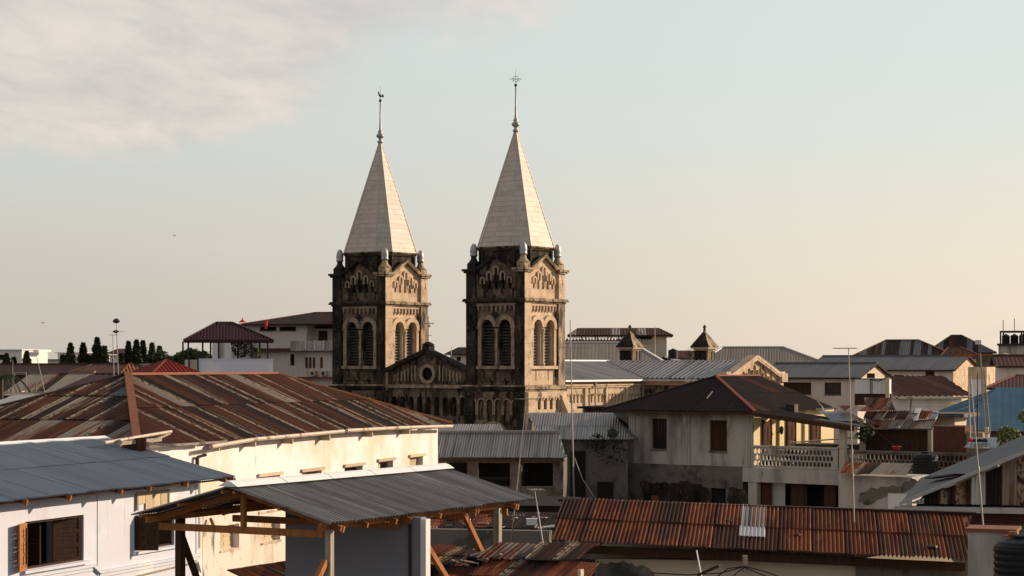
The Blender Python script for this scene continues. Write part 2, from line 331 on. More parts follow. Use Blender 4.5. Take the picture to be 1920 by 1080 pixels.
m_cloth = mat('cloth_red', (.45, .02, .02), rough=.9)
# ------------------------------------------------------------------ builders
def arch(cx, hw, z0, zs, n=10):
    """outline of a round-headed opening: half width hw, sill z0, springing zs"""
    p = [(cx - hw, z0), (cx + hw, z0)]
    for i in range(n + 1):
        t = math.pi * i / n; p.append((cx + hw * math.cos(t), zs + hw * math.sin(t)))
    return p
def rect(x0, x1, z0, z1): return [(x0, z0), (x1, z0), (x1, z1), (x0, z1)]
def ring(mb, cx, zs, r0, r1, y, d, n=14, clamp=None, legs=0):
    """proud half ring (archivolt) facing -y, with optional straight legs below the springing"""
    pts = []
    for i in range(n + 1):
        t = math.pi * i / n; pts.append((math.cos(t), math.sin(t)))
    inn = [(cx + r0 * c, zs + r0 * s_) for c, s_ in pts]; out = [(cx + r1 * c, zs + r1 * s_) for c, s_ in pts]
    if legs:
        inn = [(cx + r0, zs - legs)] + inn + [(cx - r0, zs - legs)]; out = [(cx + r1, zs - legs)] + out + [(cx - r1, zs - legs)]
    if clamp:
        lo, hi = clamp
        out = [(min(max(a, lo), hi), b) for a, b in out]; inn = [(min(max(a, lo), hi), b) for a, b in inn]
    m = len(inn)
    v = [(a, y - d, b) for a, b in inn] + [(a, y - d, b) for a, b in out] + [(a, y, b) for a, b in inn] + [(a, y, b) for a, b in out]
    f = []
    for i in range(m - 1):
        f += [(i, i + 1, m + i + 1, m + i), (m + i, m + i + 1, 3 * m + i + 1, 3 * m + i), (i + 1, i, 2 * m + i, 2 * m + i + 1)]
    f += [(0, m, 3 * m, 2 * m), (m - 1, 3 * m - 1, 4 * m - 1, 2 * m - 1)]
    return mb.add(v, f)

def roof(parent, poly, mt, w=.8, rows=2.2, pitch=.076, amp=.009, name='roof_sheet', alt=None, palt=0, jit=.006, seed=1, skip=(), lift=0, seg=4, ragged=0, minus=None):
    """a roof slope as separate corrugated sheets. poly: planar convex outline, first edge = eave from left to right (seen from outside)"""
    rng = random.Random(seed)
    A, B = Vector(poly[0]), Vector(poly[1]); pl = [Vector(p) for p in poly]
    ex = (B - A).normalized(); nrm = Vector((0, 0, 0))
    for i in range(1, len(pl) - 1): nrm += (pl[i] - A).cross(pl[i + 1] - A)
    nrm.normalize()
    if nrm.z < 0: nrm = -nrm
    up = nrm.cross(ex).normalized()
    if up.z < 0: up = -up
    P2 = [((p - A).dot(ex), (p - A).dot(up)) for p in pl]
    xmin = min(p[0] for p in P2); xmax = max(p[0] for p in P2); vmax = max(p[1] for p in P2); vmin = min(p[1] for p in P2)
    def yr(x):
        x = min(max(x, xmin + 1e-4), xmax - 1e-4); ys = []
        for i in range(len(P2)):
            (a, b), (c, d) = P2[i], P2[(i + 1) % len(P2)]
            if (a - x) * (c - x) <= 0 and abs(a - c) > 1e-9: ys.append(b + (d - b) * (x - a) / (c - a))
        return (min(ys), max(ys)) if ys else (0, 0)
    per = max(1, round(w / pitch)); ncol = max(1, round((xmax - xmin) / (per * pitch))); pt = (xmax - xmin) / (ncol * per)
    nrow = max(1, round((vmax - vmin) / rows)); rh = (vmax - vmin) / nrow
    prof = {2: [0, 1], 4: [0, .7, 1, .7], 3: [0, 1, 1]}[seg]
    out = []
    for c in range(ncol):
        for r in range(nrow):
            if (c, r) in skip: rng.random(); continue
            v0 = vmin + r * rh - (.06 if r else 0); v1 = vmin + (r + 1) * rh
            if ragged and r == 0: v0 -= rng.uniform(0, ragged)
            mb = MB(); tilt = rng.uniform(-jit, jit); tl2 = rng.uniform(0, jit)
            z_off = lift + .004 * (c % 2) + .012 * r
            xs = []
            for k in range(per * seg + 1):
                x = xmin + (c * per + k / seg) * pt; lo, hi = yr(x)
                if r: lo = max(lo, v0); 
                else: lo = v0 if lo <= vmin + 1e-3 else lo
                hi = min(hi, v1)
                if r and lo < v0: lo = v0
                xs.append((x, lo, hi, prof[k % seg] * amp * 2 - amp))
            vs = []; uv = []
            us = rng.uniform(0, 50); ux = 10 * rng.randint(0, 20) - (xmin + c * per * pt)
            for x, lo, hi, z in xs:
                if hi < lo: hi = lo = (hi + lo) / 2
                for yv in (lo, hi):
                    fr = (yv - vmin) / rh - r
                    vs.append(A + ex * x + up * yv + nrm * (z + z_off + amp + tilt * ((x - xmin) / pt / per - c - .5) + tl2 * (1 - fr)))
                    uv.append((x + ux + .02, yv + us))
            if max(b - a for _, a, b, _ in xs) < .05: continue
            fs = [(2 * i, 2 * i + 2, 2 * i + 3, 2 * i + 1) for i in range(len(xs) - 1) if xs[i][2] - xs[i][1] > 1e-3 or xs[i + 1][2] - xs[i + 1][1] > 1e-3]
            if not fs: continue
            mb.add(vs, fs); mb.uv = dict(enumerate(uv))
            mm = mt
            if alt and rng.random() < palt: mm = alt if not isinstance(alt, (list, tuple)) else rng.choice(alt)
            o = mb.make(name, mm, parent, smooth=(seg == 4)); out.append(o)
    return out

def ragged(pts, n=5, amt=3.0, seed=1):
    rg = random.Random(seed); out = []
    for i, (a, b) in enumerate(pts):
        c, d = pts[(i + 1) % len(pts)]; out.append((a, b))
        ln = math.hypot(c - a, d - b); k = max(1, int(ln / n))
        for j in range(1, k): t = j / k; out.append((a + (c - a) * t + rg.uniform(-amt, amt) * .5, b + (d - b) * t + rg.uniform(-amt, amt)))
    return out

def gridface(mb, m, s0, s1, z0, z1, holes, rev):
    ss = sorted({s0, s1, *[h[0] for h in holes], *[h[1] for h in holes]}); zs = sorted({z0, z1, *[h[2] for h in holes], *[h[3] for h in holes]})
    ss = [a for a in ss if s0 <= a <= s1]; zs = [a for a in zs if z0 <= a <= z1]
    for a, b in zip(ss, ss[1:]):
        for c, d in zip(zs, zs[1:]):
            mx, mz = (a + b) / 2, (c + d) / 2
            if any(h[0] < mx < h[1] and h[2] < mz < h[3] for h in holes): continue
            mb.quad(m(a, c, 0), m(b, c, 0), m(b, d, 0), m(a, d, 0))
    for a, b, c, d in [h[:4] for h in holes]:
        mb.quad(m(a, c, 0), m(b, c, 0), m(b, c, rev), m(a, c, rev)); mb.quad(m(a, d, rev), m(b, d, rev), m(b, d, 0), m(a, d, 0))
        mb.quad(m(a, c, 0), m(a, c, rev), m(a, d, rev), m(a, d, 0)); mb.quad(m(b, c, rev), m(b, c, 0), m(b, d, 0), m(b, d, rev))

def walls(parent, x0, x1, y0, y1, z0, z1, mt, f=(), r=(), l=(), rev=.22, win=True, name='wall', frame=None, inside=True):
    """box of walls with real openings. f: front holes (xa,xb,za,zb,kind), r: right side (ya,yb,za,zb,kind), l: left side"""
    mb = MB()
    gridface(mb, lambda s, z, d: (s, y0 + d, z), x0, x1, z0, z1, list(f), rev)
    gridface(mb, lambda s, z, d: (x1 - d, s, z), y0, y1, z0, z1, list(r), rev)
    gridface(mb, lambda s, z, d: (x0 + d, s, z), y0, y1, z0, z1, list(l), rev)
    mb.quad((x1, y1, z0), (x0, y1, z0), (x0, y1, z1), (x1, y1, z1)); mb.quad((x0, y0, z1), (x1, y0, z1), (x1, y1, z1), (x0, y1, z1))
    w = mb.make(name, mt, parent)
    for side, hs in (('f', f), ('r', r), ('l', l)):
        for h in hs:
            kind = h[4] if len(h) > 4 else 'dark'
            window(parent, side, h, {'f': y0, 'r': x1, 'l': x0}[side], kind, rev, frame)
    return w

def window(parent, side, h, c, kind, rev, frame=None):
    a, b, z0, z1 = h[:4]
    def m(s, z, d):
        if side == 'f': return Vector((s, c + d, z))
        if side == 'r': return Vector((c - d, s, z))
        return Vector((c + d, s, z))
    fm = MB(); t = min(.06, (b - a) * .1)
    def bx(mb, s0, s1, za, zb, d0, d1):
        p = [m(s0, za, d0), m(s1, zb, d1)]
        mb.box(min(p[0].x, p[1].x), max(p[0].x, p[1].x), min(p[0].y, p[1].y), max(p[0].y, p[1].y), min(za, zb), max(za, zb))
    d0, d1 = rev - .08, rev - .02
    bx(fm, a, a + t, z0, z1, d0, d1); bx(fm, b - t, b, z0, z1, d0, d1); bx(fm, a + t, b - t, z1 - t, z1, d0, d1); bx(fm, a + t, b - t, z0, z0 + t, d0, d1)
    if kind == 'bars':
        n = max(3, int((b - a) / .16))
        for i in range(1, n): bx(fm, a + (b - a) * i / n - .012, a + (b - a) * i / n + .012, z0 + t, z1 - t, d0 + .01, d1 - .01)
        bx(fm, a + t, b - t, (z0 + z1) / 2 - .015, (z0 + z1) / 2 + .015, d0 - .02, d0 + .005)
    w = fm.make('window', frame or m_wooddark, parent)
    sb = MB(); bx(sb, a - .03, b + .03, z0 - .07, z0 - .005, -.05, .02); sb.make('sill', frame and m_stone or m_conc, w)
    if kind in ('dark', 'bars'):
        pb = MB(); bx(pb, a, b, z0, z1, rev, rev + .02); pb.make('pane', m_glass if kind == 'bars' else m_dark, w)
    elif kind.startswith('shut'):
        mt = {'shut': m_brownshut, 'shutpale': m_palewood, 'shutgrey': m_woodgrey, 'shutdark': m_wooddark}[kind]
        for s0, s1 in ((a + t, (a + b) / 2 - .01), ((a + b) / 2 + .01, b - t)):
            lb = MB(); bx(lb, s0, s1, z0 + t, z1 - t, rev - .05, rev - .015)
            for zz in (z0 + .15, (z0 + z1) / 2, z1 - .2): bx(lb, s0 + .03, s1 - .03, zz, zz + .06, rev - .065, rev - .05)
            lb.make('shutter', mt, w)
        pb = MB(); bx(pb, a, b, z0, z1, rev, rev + .02); pb.make('backing', m_dark, w)
    elif kind == 'half':
        lb = MB(); bx(lb, a + t, (a + b) / 2, z0 + t, z1 - t, rev - .05, rev - .015); lb.make('shutter', m_palewood, w)
        pb = MB(); bx(pb, a, b, z0, z1, rev + .35, rev + .37); pb.make('backing', m_dark, w)

def cap(parent, pts, w, mt, name='ridge_cap', h=None):
    mb = MB()
    for a, b in zip(pts, pts[1:]): mb.bar(a, b, w, h or w * .35)
    return mb.make(name, mt, parent)

def gable_house(t, x0, x1, dep, ze, zr, zb, wall_m, roof_m, oh=.35, f=(), r=(), l=(), capm=None, w=1.0, rows=5, pitch=.2, amp=.012, seg=3, seed=1, ohx=.3, alt=None, palt=0, gable_m=None, frame=None, fascia=None):
    """ridge along x; gable ends left and right"""
    walls(t, x0, x1, 0, dep, zb, ze, wall_m, f, r, l, frame=frame)
    k = (zr - ze) / (dep / 2)
    for xx, s in ((x0, 1), (x1, -1)):
        mb = MB(); mb.prism([(xx, 0, ze - .02), (xx, dep, ze - .02), (xx, dep / 2, zr - .06)], (s * .2, 0, 0)); mb.make('gable', gable_m or wall_m, t)
    zo = ze - k * oh
    roof(t, [(x0 - ohx, -oh, zo), (x1 + ohx, -oh, zo), (x1 + ohx, dep / 2, zr), (x0 - ohx, dep / 2, zr)], roof_m, w, rows, pitch, amp, seed=seed, seg=seg, alt=alt, palt=palt)
    roof(t, [(x1 + ohx, dep + oh, zo), (x0 - ohx, dep + oh, zo), (x0 - ohx, dep / 2, zr), (x1 + ohx, dep / 2, zr)], roof_m, w, rows, pitch, amp, seed=seed + 1, seg=seg, alt=alt, palt=palt)
    cap(t, [(x0 - ohx, dep / 2, zr + .04), (x1 + ohx, dep / 2, zr + .04)], .35, capm or roof_m)
    mb = MB()
    mb.box(x0 - ohx, x1 + ohx, -oh - .02, -oh + .03, zo - .14, zo - .01); mb.make('fascia', fascia or m_wooddark, t)
    for xx in (x0 - ohx, x1 + ohx):
        mb = MB(); mb.bar((xx, -oh, zo - .06), (xx, dep / 2, zr - .06), .05, .14); mb.bar((xx, dep / 2, zr - .06), (xx, dep + oh, zo - .06), .05, .14)
        mb.make('bargeboard', fascia or m_wooddark, t)

def hip_roof(t, x0, x1, y0, y1, ze, zr, ra, rb, roof_m, capm=None, w=.8, rows=2.2, pitch=.2, amp=.012, seg=3, seed=1, alt=None, palt=0, capw=.3, faces='flrb', fascia=None):
    """hipped roof; ridge from x0+ra to x1-rb"""
    ym = (y0 + y1) / 2; a = (x0, y0, ze); b = (x1, y0, ze); c = (x1, y1, ze); d = (x0, y1, ze); r0 = (x0 + ra, ym, zr); r1 = (x1 - rb, ym, zr)
    kw = dict(w=w, rows=rows, pitch=pitch, amp=amp, seg=seg, alt=alt, palt=palt)
    if 'f' in faces: roof(t, [a, b, r1, r0], roof_m, seed=seed, **kw)
    if 'r' in faces: roof(t, [b, c, r1], roof_m, seed=seed + 1, **kw)
    if 'b' in faces: roof(t, [c, d, r0, r1], roof_m, seed=seed + 2, **kw)
    if 'l' in faces: roof(t, [d, a, r0], roof_m, seed=seed + 3, **kw)
    u = Vector((0, 0, .05))
    q = lambda p: Vector(p) + u
    if x1 - rb - x0 - ra > .1: cap(t, [q(r0), q(r1)], capw, capm or roof_m)
    for e, rr in ((a, r0), (b, r1), (c, r1), (d, r0)): cap(t, [q(e), q(rr)], capw * .8, capm or roof_m, 'hip_cap')
    mb = MB()
    for e, g in ((a, b), (b, c), (c, d), (d, a)): mb.bar(Vector(e) - Vector((0, 0, .06)), Vector(g) - Vector((0, 0, .06)), .06, .10)
    mb.make('eave_board', fascia or m_wooddark, t)
    mb = MB(); mb.quad(a, d, c, b); mb.make('ceiling', m_wooddark, t)

def mast(name, label, cat, px, pyt, pyb, D, r=.025, lean=0, yagi=None, group=None, mt=None, guys=()):
    """a mast standing at depth D; yagi: list of (py, length, az, n)"""
    b = P(px, pyb, D); top = P(px + lean, pyt, D)
    t = thing(name, label, cat, b, 0, group)
    q = top - b
    mb = MB(); mb.tube((0, 0, 0), q * .55, r, r * .85, 6); mb.tube(q * .55, q, r * .7, r * .5, 6); mb.make('pole', mt or m_mast, t)
    mb = MB(); mb.tube(q * .54, q * .56, r * 1.5, n=6); mb.make('clamp', mt or m_mast, t)
    for (py, ln, az, n) in yagi or ():
        c = q * ((pyb - py) / (pyb - pyt)); d = Vector((math.cos(R(az)), math.sin(R(az)), 0)); e = Vector((-d.y, d.x, 0))
        bm = MB(); bm.tube(c - d * ln * .35, c + d * ln * .65, .012, n=5); an = bm.make('antenna_boom', mt or m_mast, t)
        for i in range(n):
            em = MB(); pc = c + d * ln * (-.33 + .95 * i / max(1, n - 1)); hl = .38 - .02 * i
            em.tube(pc - e * hl, pc + e * hl, .007, n=4); em.make('element', mt or m_mast, an)
    return t

def crown(mb, cx, cy, z0, z1, r, n, rng, shape='cone', leaf=.22):
    """many leaf-clump faces through a volume, denser at its skin"""
    for _ in range(n):
        h = rng.random() ** .8; z = z0 + (z1 - z0) * h
        if shape == 'cone': rr = r * (min(1, h * 6 + .6)) * (1 - h) ** .9 * (1 + .18 * math.sin(z * 5.3 + cx))
        else: rr = r * math.sqrt(max(0, 1 - (2 * h - 1) ** 2))
        a = rng.uniform(0, 2 * math.pi); q = rr * (rng.random() ** .28) * (1 + .15 * math.sin(3 * a + z * 2))
        c = Vector((cx + q * math.cos(a), cy + q * math.sin(a), z)); l = leaf * rng.uniform(.5, 1.3)
        d1 = Vector((rng.uniform(-1, 1), rng.uniform(-1, 1), rng.uniform(-.9, .5))).normalized(); d2 = d1.orthogonal().normalized()
        mb.add([c - d1 * l, c + d2 * l * .45, c + d1 * l, c - d2 * l * .45], [(0, 1, 2, 3)])
    return mb
# ================================================================== the ground
mb = MB(); mb.quad((-4000, -200, 0), (4000, -200, 0), (4000, 8000, 0), (-4000, 8000, 0)); struct(mb.make('ground', m_ground))

# ================================================================== the cathedral
fc = Fr(984, 150, -35)
cath = thing('cathedral', 'twin towered stone cathedral with pale metal spires and black mould on its shaded facade', 'cathedral', fc.loc, -35)
m_louvre = mat('louvre_dark', (.075, .062, .050), [((.03, .025, .02), 3, .45, .7)], rough=.9, spec=.05)
m_shade_stain = mat('stone_shaded_and_stained', (.13, .085, .045), [((.035, .025, .018), 1.5, .40, .60, (1, 1, .5)), ((.42, .31, .20), 2.6, .58, .68)], bump=.6, bscale=6)  # recess shadow put into the stone colour, together with stain
TW = 5.5; hw = TW / 2
PI = math.pi
def octa(a, b): return [(-b, -a), (b, -a), (a, -b), (a, b), (b, a), (-b, a), (-a, b), (-a, -b)]
def octprism(mb, a0, b0, z0, a1, b1, z1):
    p = octa(a0, b0); q = octa(a1, b1)
    mb.add([(x, y, z0) for x, y in p] + [(x, y, z1) for x, y in q], [(i, (i + 1) % 8, (i + 1) % 8 + 8, i + 8) for i in range(8)] + [tuple(range(7, -1, -1)), tuple(range(8, 16))])

def tower(cx, finial):
    mb = MB(); mb.box(-hw + .05, hw - .05, -hw + .05, hw - .05, 4, 16.2)
    mb.box(-1.8, 1.8, -1.8, 1.8, 16.2, 23.1); mb.box(-2.2, 2.2, -2.2, 2.2, 23.1, 25.2)
    t = mb.make('tower', m_dull, cath, loc=(cx, hw, 0))
    # cornices run round the whole shaft
    mb = MB(); mb.box(-hw - .10, hw + .10, -hw - .10, hw + .10, 16.12, 16.3); mb.box(-hw - .22, hw + .22, -hw - .22, hw + .22, 16.3, 16.5)
    mb.box(-hw - .02, hw + .02, -hw - .02, hw + .02, 16.5, 16.62); mb.make('cornice', m_stain, t)
    mb = MB(); mb.box(-hw - .06, hw + .06, -hw - .06, hw + .06, 22.88, 23.0); mb.box(-hw - .22, hw + .22, -hw - .22, hw + .22, 23.0, 23.14)
    mb.box(-hw - .16, hw + .16, -hw - .16, hw + .16, 23.14, 23.24); mb.make('cornice', m_stain, t)
    for a_, b_, p_ in ((16.30, 16.50, .22), (16.12, 16.295, .10), (22.88, 22.995, .06), (23.0, 23.14, .22), (23.145, 23.24, .16)): mb = MB(); mb.box(-hw - p_ - .006, hw + p_ - .03, -hw - p_ - .008, -hw - p_, a_ + .004, b_ - .004); mb.make('mould_and_shade_crust', m_black, t)
    for k in range(4):
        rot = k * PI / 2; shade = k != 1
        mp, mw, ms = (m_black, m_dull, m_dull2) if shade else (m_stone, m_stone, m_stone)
        # corner piers, the left one of each face
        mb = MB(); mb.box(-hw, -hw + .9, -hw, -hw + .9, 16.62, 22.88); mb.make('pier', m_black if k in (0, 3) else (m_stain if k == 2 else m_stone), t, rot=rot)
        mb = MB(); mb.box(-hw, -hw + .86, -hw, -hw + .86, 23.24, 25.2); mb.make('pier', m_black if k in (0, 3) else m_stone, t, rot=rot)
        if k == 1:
            for z0_, z1_, d_ in ((16.62, 22.88, .9), (23.24, 25.2, .86)): mb = MB(); mb.box(-hw - .02, -hw, -hw + .0, -hw + d_, z0_, z1_); mb.make('mould_and_shade_crust', m_black, t, rot=rot)
        # belfry wall with the paired openings
        mb = MB()
        holes = [arch(-.83, .57, 18.08, 21.05), arch(.83, .57, 18.08, 21.05)]
        if k == 1: holes += [rect(-.95, -.82, 16.95, 17.75), rect(.72, .85, 16.95, 17.75)]
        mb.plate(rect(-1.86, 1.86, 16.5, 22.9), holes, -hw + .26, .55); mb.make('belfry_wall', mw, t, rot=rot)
        for sx in (-1, 1):
            mb = MB(); lo, hi = (0.006, 3) if sx > 0 else (-3, -.006)
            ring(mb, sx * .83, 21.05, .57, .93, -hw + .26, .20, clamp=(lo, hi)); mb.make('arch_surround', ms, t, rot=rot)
            mb = MB(); xo = sx * .83 + sx * .57; mb.box(min(xo, xo + sx * .30), max(xo, xo + sx * .30), -hw + .11, -hw + .22, 18.08, 20.93)
            mb.box(min(xo - sx * .04, xo + sx * .40), max(xo - sx * .04, xo + sx * .40), -hw + .06, -hw + .22, 20.93, 21.05); mb.make('jamb', ms, t, rot=rot)
            # louvres
            mb = MB()
            for i in range(13):
                z = 18.25 + i * .235
                if z > 21.3: break
                mb.add([(sx * .83 - .55, -hw + .70, z + .13), (sx * .83 + .55, -hw + .70, z + .13), (sx * .83 + .55, -hw + .50, z), (sx * .83 - .55, -hw + .50, z),
                        (sx * .83 - .55, -hw + .70, z + .16), (sx * .83 + .55, -hw + .70, z + .16), (sx * .83 + .55, -hw + .50, z + .03), (sx * .83 - .55, -hw + .50, z + .03)],
                       [(0, 1, 2, 3), (7, 6, 5, 4), (3, 2, 6, 7), (1, 0, 4, 5)])
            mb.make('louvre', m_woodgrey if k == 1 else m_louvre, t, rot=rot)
            # little corner block panel below the sill
            mb = MB(); x0, x1 = (.12, 1.6) if sx > 0 else (-1.6, -.12)
            if k != 1:
                mb.box(x0, x1, -hw + .12, -hw + .22, 16.95, 17.62, .03); mb.make('stone_panel', m_dull, t, rot=rot)
        mb = MB(); mb.lathe([(.17, 0), (.17, .15), (.10, .22), (.09, 2.5), (.13, 2.62), (.21, 2.85)], (0, -hw + .22, 18.08), 10); mb.make('colonnette', ms, t, rot=rot, smooth=True)
        mb = MB(); mb.box(-1.80, 1.80, -hw + .02, -hw + .22, 17.84, 18.08); mb.make('sill', ms, t, rot=rot)
        mb = MB(); mb.box(-1.86, 1.86, -hw + .08, -hw + .22, 22.66, 22.87)
        mb.make('corbel_course', ms, t, rot=rot)
        mb = MB()
        for i in range(9):
            x = -1.68 + i * .42; mb.box(x - .08, x + .08, -hw + .10, -hw + .22, 22.36, 22.66); mb.box(x - .05, x + .05, -hw + .13, -hw + .22, 22.22, 22.36)
        mb.make('corbel', ms, t, rot=rot)
        if k == 1:
            for s_ in (-1, 1): mb = MB(); mb.box(min(s_ * 1.64, s_ * 1.85), max(s_ * 1.64, s_ * 1.85), -hw + .254, -hw + .259, 17.2, 22.6); mb.make('mould_and_shade_crust', m_shade_stain, t, rot=rot)  # strips painting the recess shadow between jamb and pier, mixed with stain
        # upper stage: gable with five stepped niches
        mb = MB()
        nich = [(0, .15, 23.95, 25.45), (-.64, .14, 23.95, 25.05), (.64, .14, 23.95, 25.05), (-1.26, .12, 23.98, 24.66), (1.26, .12, 23.98, 24.66)]
        mb.plate([(-1.9, 23.24), (1.9, 23.24), (1.9, 25.35), (0, 26.40), (-1.9, 25.35)], [arch(a, b, c, d, 6) for a, b, c, d in nich], -hw + .20, .40)
        mb.add([(-1.9, -hw + .6, 25.35), (0, -hw + .6, 26.4), (1.9, -hw + .6, 25.35), (1.9, -hw + .6, 25.1), (-1.9, -hw + .6, 25.1)], [(0, 1, 2, 3, 4)])
        mb.make('gable', mw, t, rot=rot)
        for a, b, c, d in nich:
            mb = MB(); ring(mb, a, d, b, b + .13, -hw + .20, .14, 8, legs=.45 if abs(a) < 1 else .3); mb.make('niche_surround', ms, t, rot=rot)
        mb = MB()
        for s in (-1, 1):
            mb.bar((s * 1.98, -hw + .18, 25.30), (s * .0, -hw + .18, 26.44), .52, .12); mb.bar((s * 1.98, -hw + .02, 25.42), (s * .0, -hw + .02, 26.56), .26, .10)
        mb.make('gable_coping', m_stain if k != 0 else m_black, t, rot=rot)
        mb = MB(); mb.prism([(-1.9, -hw + .5, 25.2), (1.9, -hw + .5, 25.2), (0, -hw + .5, 26.34)], (0, 1.3, 0)); mb.make('gable_roof', m_black, t, rot=rot)
        # corner pedestal and egg finial
        mb = MB(); mb.box(-hw - .14, -hw + .98, -hw - .14, -hw + .98, 25.2, 25.34); mb.box(-hw - .24, -hw + 1.06, -hw - .24, -hw + 1.06, 25.34, 25.52)
        mb.box(-hw + .06, -hw + .80, -hw + .06, -hw + .80, 25.52, 25.95)
        c = (-hw + .43, -hw + .43, 25.95)
        mb.lathe([(.50, 0), (.40, .10), (.26, .28), (.21, .48), (.27, .55)], c, 12)
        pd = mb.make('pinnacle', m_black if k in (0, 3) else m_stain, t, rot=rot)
        mb = MB(); mb.lathe([(.20, .55), (.30, .60), (.31, .68), (.26, .72), (.29, .85), (.29, 1.05), (.24, 1.30), (.14, 1.48), (.03, 1.55)], c, 12); mb.make('metal_egg', m_lead, pd, smooth=True)
    # drum under the spire
    mb = MB(); octprism(mb, 2.30, 1.42, 25.1, 2.30, 1.42, 26.98)
    for i, (x, y) in enumerate(octa(2.34, 1.45)): mb.box(x - .09, x + .09, y - .09, y + .09, 25.2, 26.95)
    mb.make('drum', m_black, t)
    mb = MB(); octprism(mb, 2.40, 1.50, 26.90, 2.56, 1.60, 27.08); octprism(mb, 2.58, 1.62, 27.08, 2.58, 1.62, 27.20); mb.make('drum_cornice', m_dull, t)
    # spire: core and its individual sheets
    za, zt = 27.20, 36.25; A, B = 2.50, 1.56
    mb = MB(); octprism(mb, A - .03, B - .02, za, .06, .04, zt); sp = mb.make('spire', m_dark, cath, loc=(cx, hw, 0))
    rng = random.Random(3)
    rows = 23; pb = octa(A, B)
    for k in range(8):
        x0, y0 = pb[k]; x1, y1 = pb[(k + 1) % 8]
        n = Vector((y1 - y0, x0 - x1, 0)).normalized()
        for r in range(rows):
            f0 = r / rows; f1 = (r + 1) / rows
            z0 = za + (zt - za) * f0 - .03; z1 = za + (zt - za) * f1
            k0 = 1 - f0 * .975; k1 = 1 - f1 * .975
            splits = [0, 1] if f0 > .40 or k in (1, 3, 5, 7) or rng.random() < .45 else [0, rng.choice((.35, .5, .68)), 1]
            splits = [s if s in (0, 1) else s + rng.uniform(-.06, .06) for s in splits]
            for u, v in zip(splits, splits[1:]):
                u2 = u + .003; v2 = v - .003; pr = .030 + rng.uniform(0, .012)
                def q(w_, kk, z, o): return Vector(((x0 + (x1 - x0) * w_) * kk, (y0 + (y1 - y0) * w_) * kk, z)) + n * o
                a = [q(u2, k0, z0, pr), q(v2, k0, z0, pr), q(v2, k1, z1, .008), q(u2, k1, z1, .008), q(u2, k0, z0, 0), q(v2, k0, z0, 0)]
                mb = MB(); mb.add(a, [(0, 1, 2, 3), (4, 5, 1, 0)]); mb.make('metal_sheet', m_spire, sp)
    mb = MB()
    for k in range(8):
        x, y = pb[k]; mb.bar((x * 1.01, y * 1.01, za), (.06 * x / A, .06 * y / A, zt), .07, .07)
    mb.make('hip_seam', m_spire, sp)
    # turned metal finial and rod
    mb = MB(); mb.lathe([(.10, -.15), (.22, 0), (.26, .08), (.14, .18), (.12, .30), (.27, .42), (.34, .55), (.27, .68), (.15, .76), (.22, .86), (.13, .98), (.10, 1.1), (.07, 1.8), (.05, 3.6)], (0, 0, zt - .05), 12)
    fin = mb.make('spire_finial', m_lead, sp, smooth=True)
    if finial == 'cross':
        z = zt + 3.72
        mb = MB(); mb.lathe([(.02, -.12), (.10, -.07), (.12, 0), (.10, .07), (.02, .12)], (0, 0, z - .2), 10); mb.tube((0, 0, z - .1), (0, 0, z + 1.05), .02, .008, 6); mb.make('ball', m_iron, sp)
        mb = MB(); c = Vector((0, 0, z + .28)); a = Vector((.82, .57, 0)).normalized()
        mb.tube(c - a * .42, c + a * .42, .022, n=5)
        for i in range(12):
            t0 = 2 * PI * i / 12; t1 = 2 * PI * (i + 1) / 12
            mb.tube(c + a * .22 * math.cos(t0) + Vector((0, 0, .22 * math.sin(t0))), c + a * .22 * math.cos(t1) + Vector((0, 0, .22 * math.sin(t1))), .017, n=4)
        for s in (-1, 1):
            mb.tube(c + a * .28 * s - Vector((0, 0, .22)) + a * 0, c - a * .28 * s * -.2 + Vector((0, 0, 0)), .012, n=4)
            mb.tube(c + a * s * .42 - Vector((0, 0, .07)), c + a * s * .42 + Vector((0, 0, .07)), .015, n=4)
        mb.make('cross', m_iron, sp)
    else:
        z = zt + 3.55
        mb = MB(); mb.lathe([(.02, -.12), (.10, -.07), (.12, 0), (.10, .07), (.02, .12)], (0, 0, z - .2), 10); mb.tube((0, 0, z - .1), (0, 0, z + 1.05), .018, .008, 6); mb.make('ball', m_iron, sp)
        a = Vector((.82, .57, 0)).normalized(); out = [(-.30, .62), (-.22, .50), (-.20, .30), (-.10, .12), (.05, .08), (.15, .16), (.30, .02), (.40, .12), (.36, .34), (.26, .46), (.20, .34), (.10, .28), (-.02, .34), (-.10, .56), (-.16, .70), (-.24, .74)]
        mb = MB(); mb.prism([Vector((a.x * u, a.y * u, z + v)) for u, v in [(p * .72, q * .72 + .02) for p, q in out]], Vector((-a.y, a.x, 0)) * .06)
        mb.make('weathercock', m_iron, sp)
    return t
tower(-hw, 'cross')
tower(-hw - 13.4, 'cock')

# lower tower faces: blind arcades and the buttress
for x in (-5.5, -18.9):
    mb = MB(); mb.plate(rect(x + .02, x + 5.48, 6, 16.12), [arch(x + .75 + i * .8, .28, 13.9, 15.25, 8) for i in range(6)], -.14, .16)
    mb.make('blind_arcade', m_dull, cath)
    mb = MB()
    for i in range(6): ring(mb, x + .75 + i * .8, 15.25, .28, .38, -.14, .05, 8, legs=.9)
    mb.make('arcade_moulding', m_dull2, cath)
    for s in (x + .02, x + 4.6):
        mb = MB(); mb.box(s, s + .88, -.26, -.145, 6, 16.1); mb.make('pier', m_black, cath)
    mb = MB(); ring(mb, x + 2.75, 12.2, 1.25, 1.65, -.15, .12, 16, legs=1.5); ring(mb, x + 2.75, 12.2, .75, .98, -.15, .10, 16, legs=1.5); mb.make('portal_arch', m_dull2, cath)
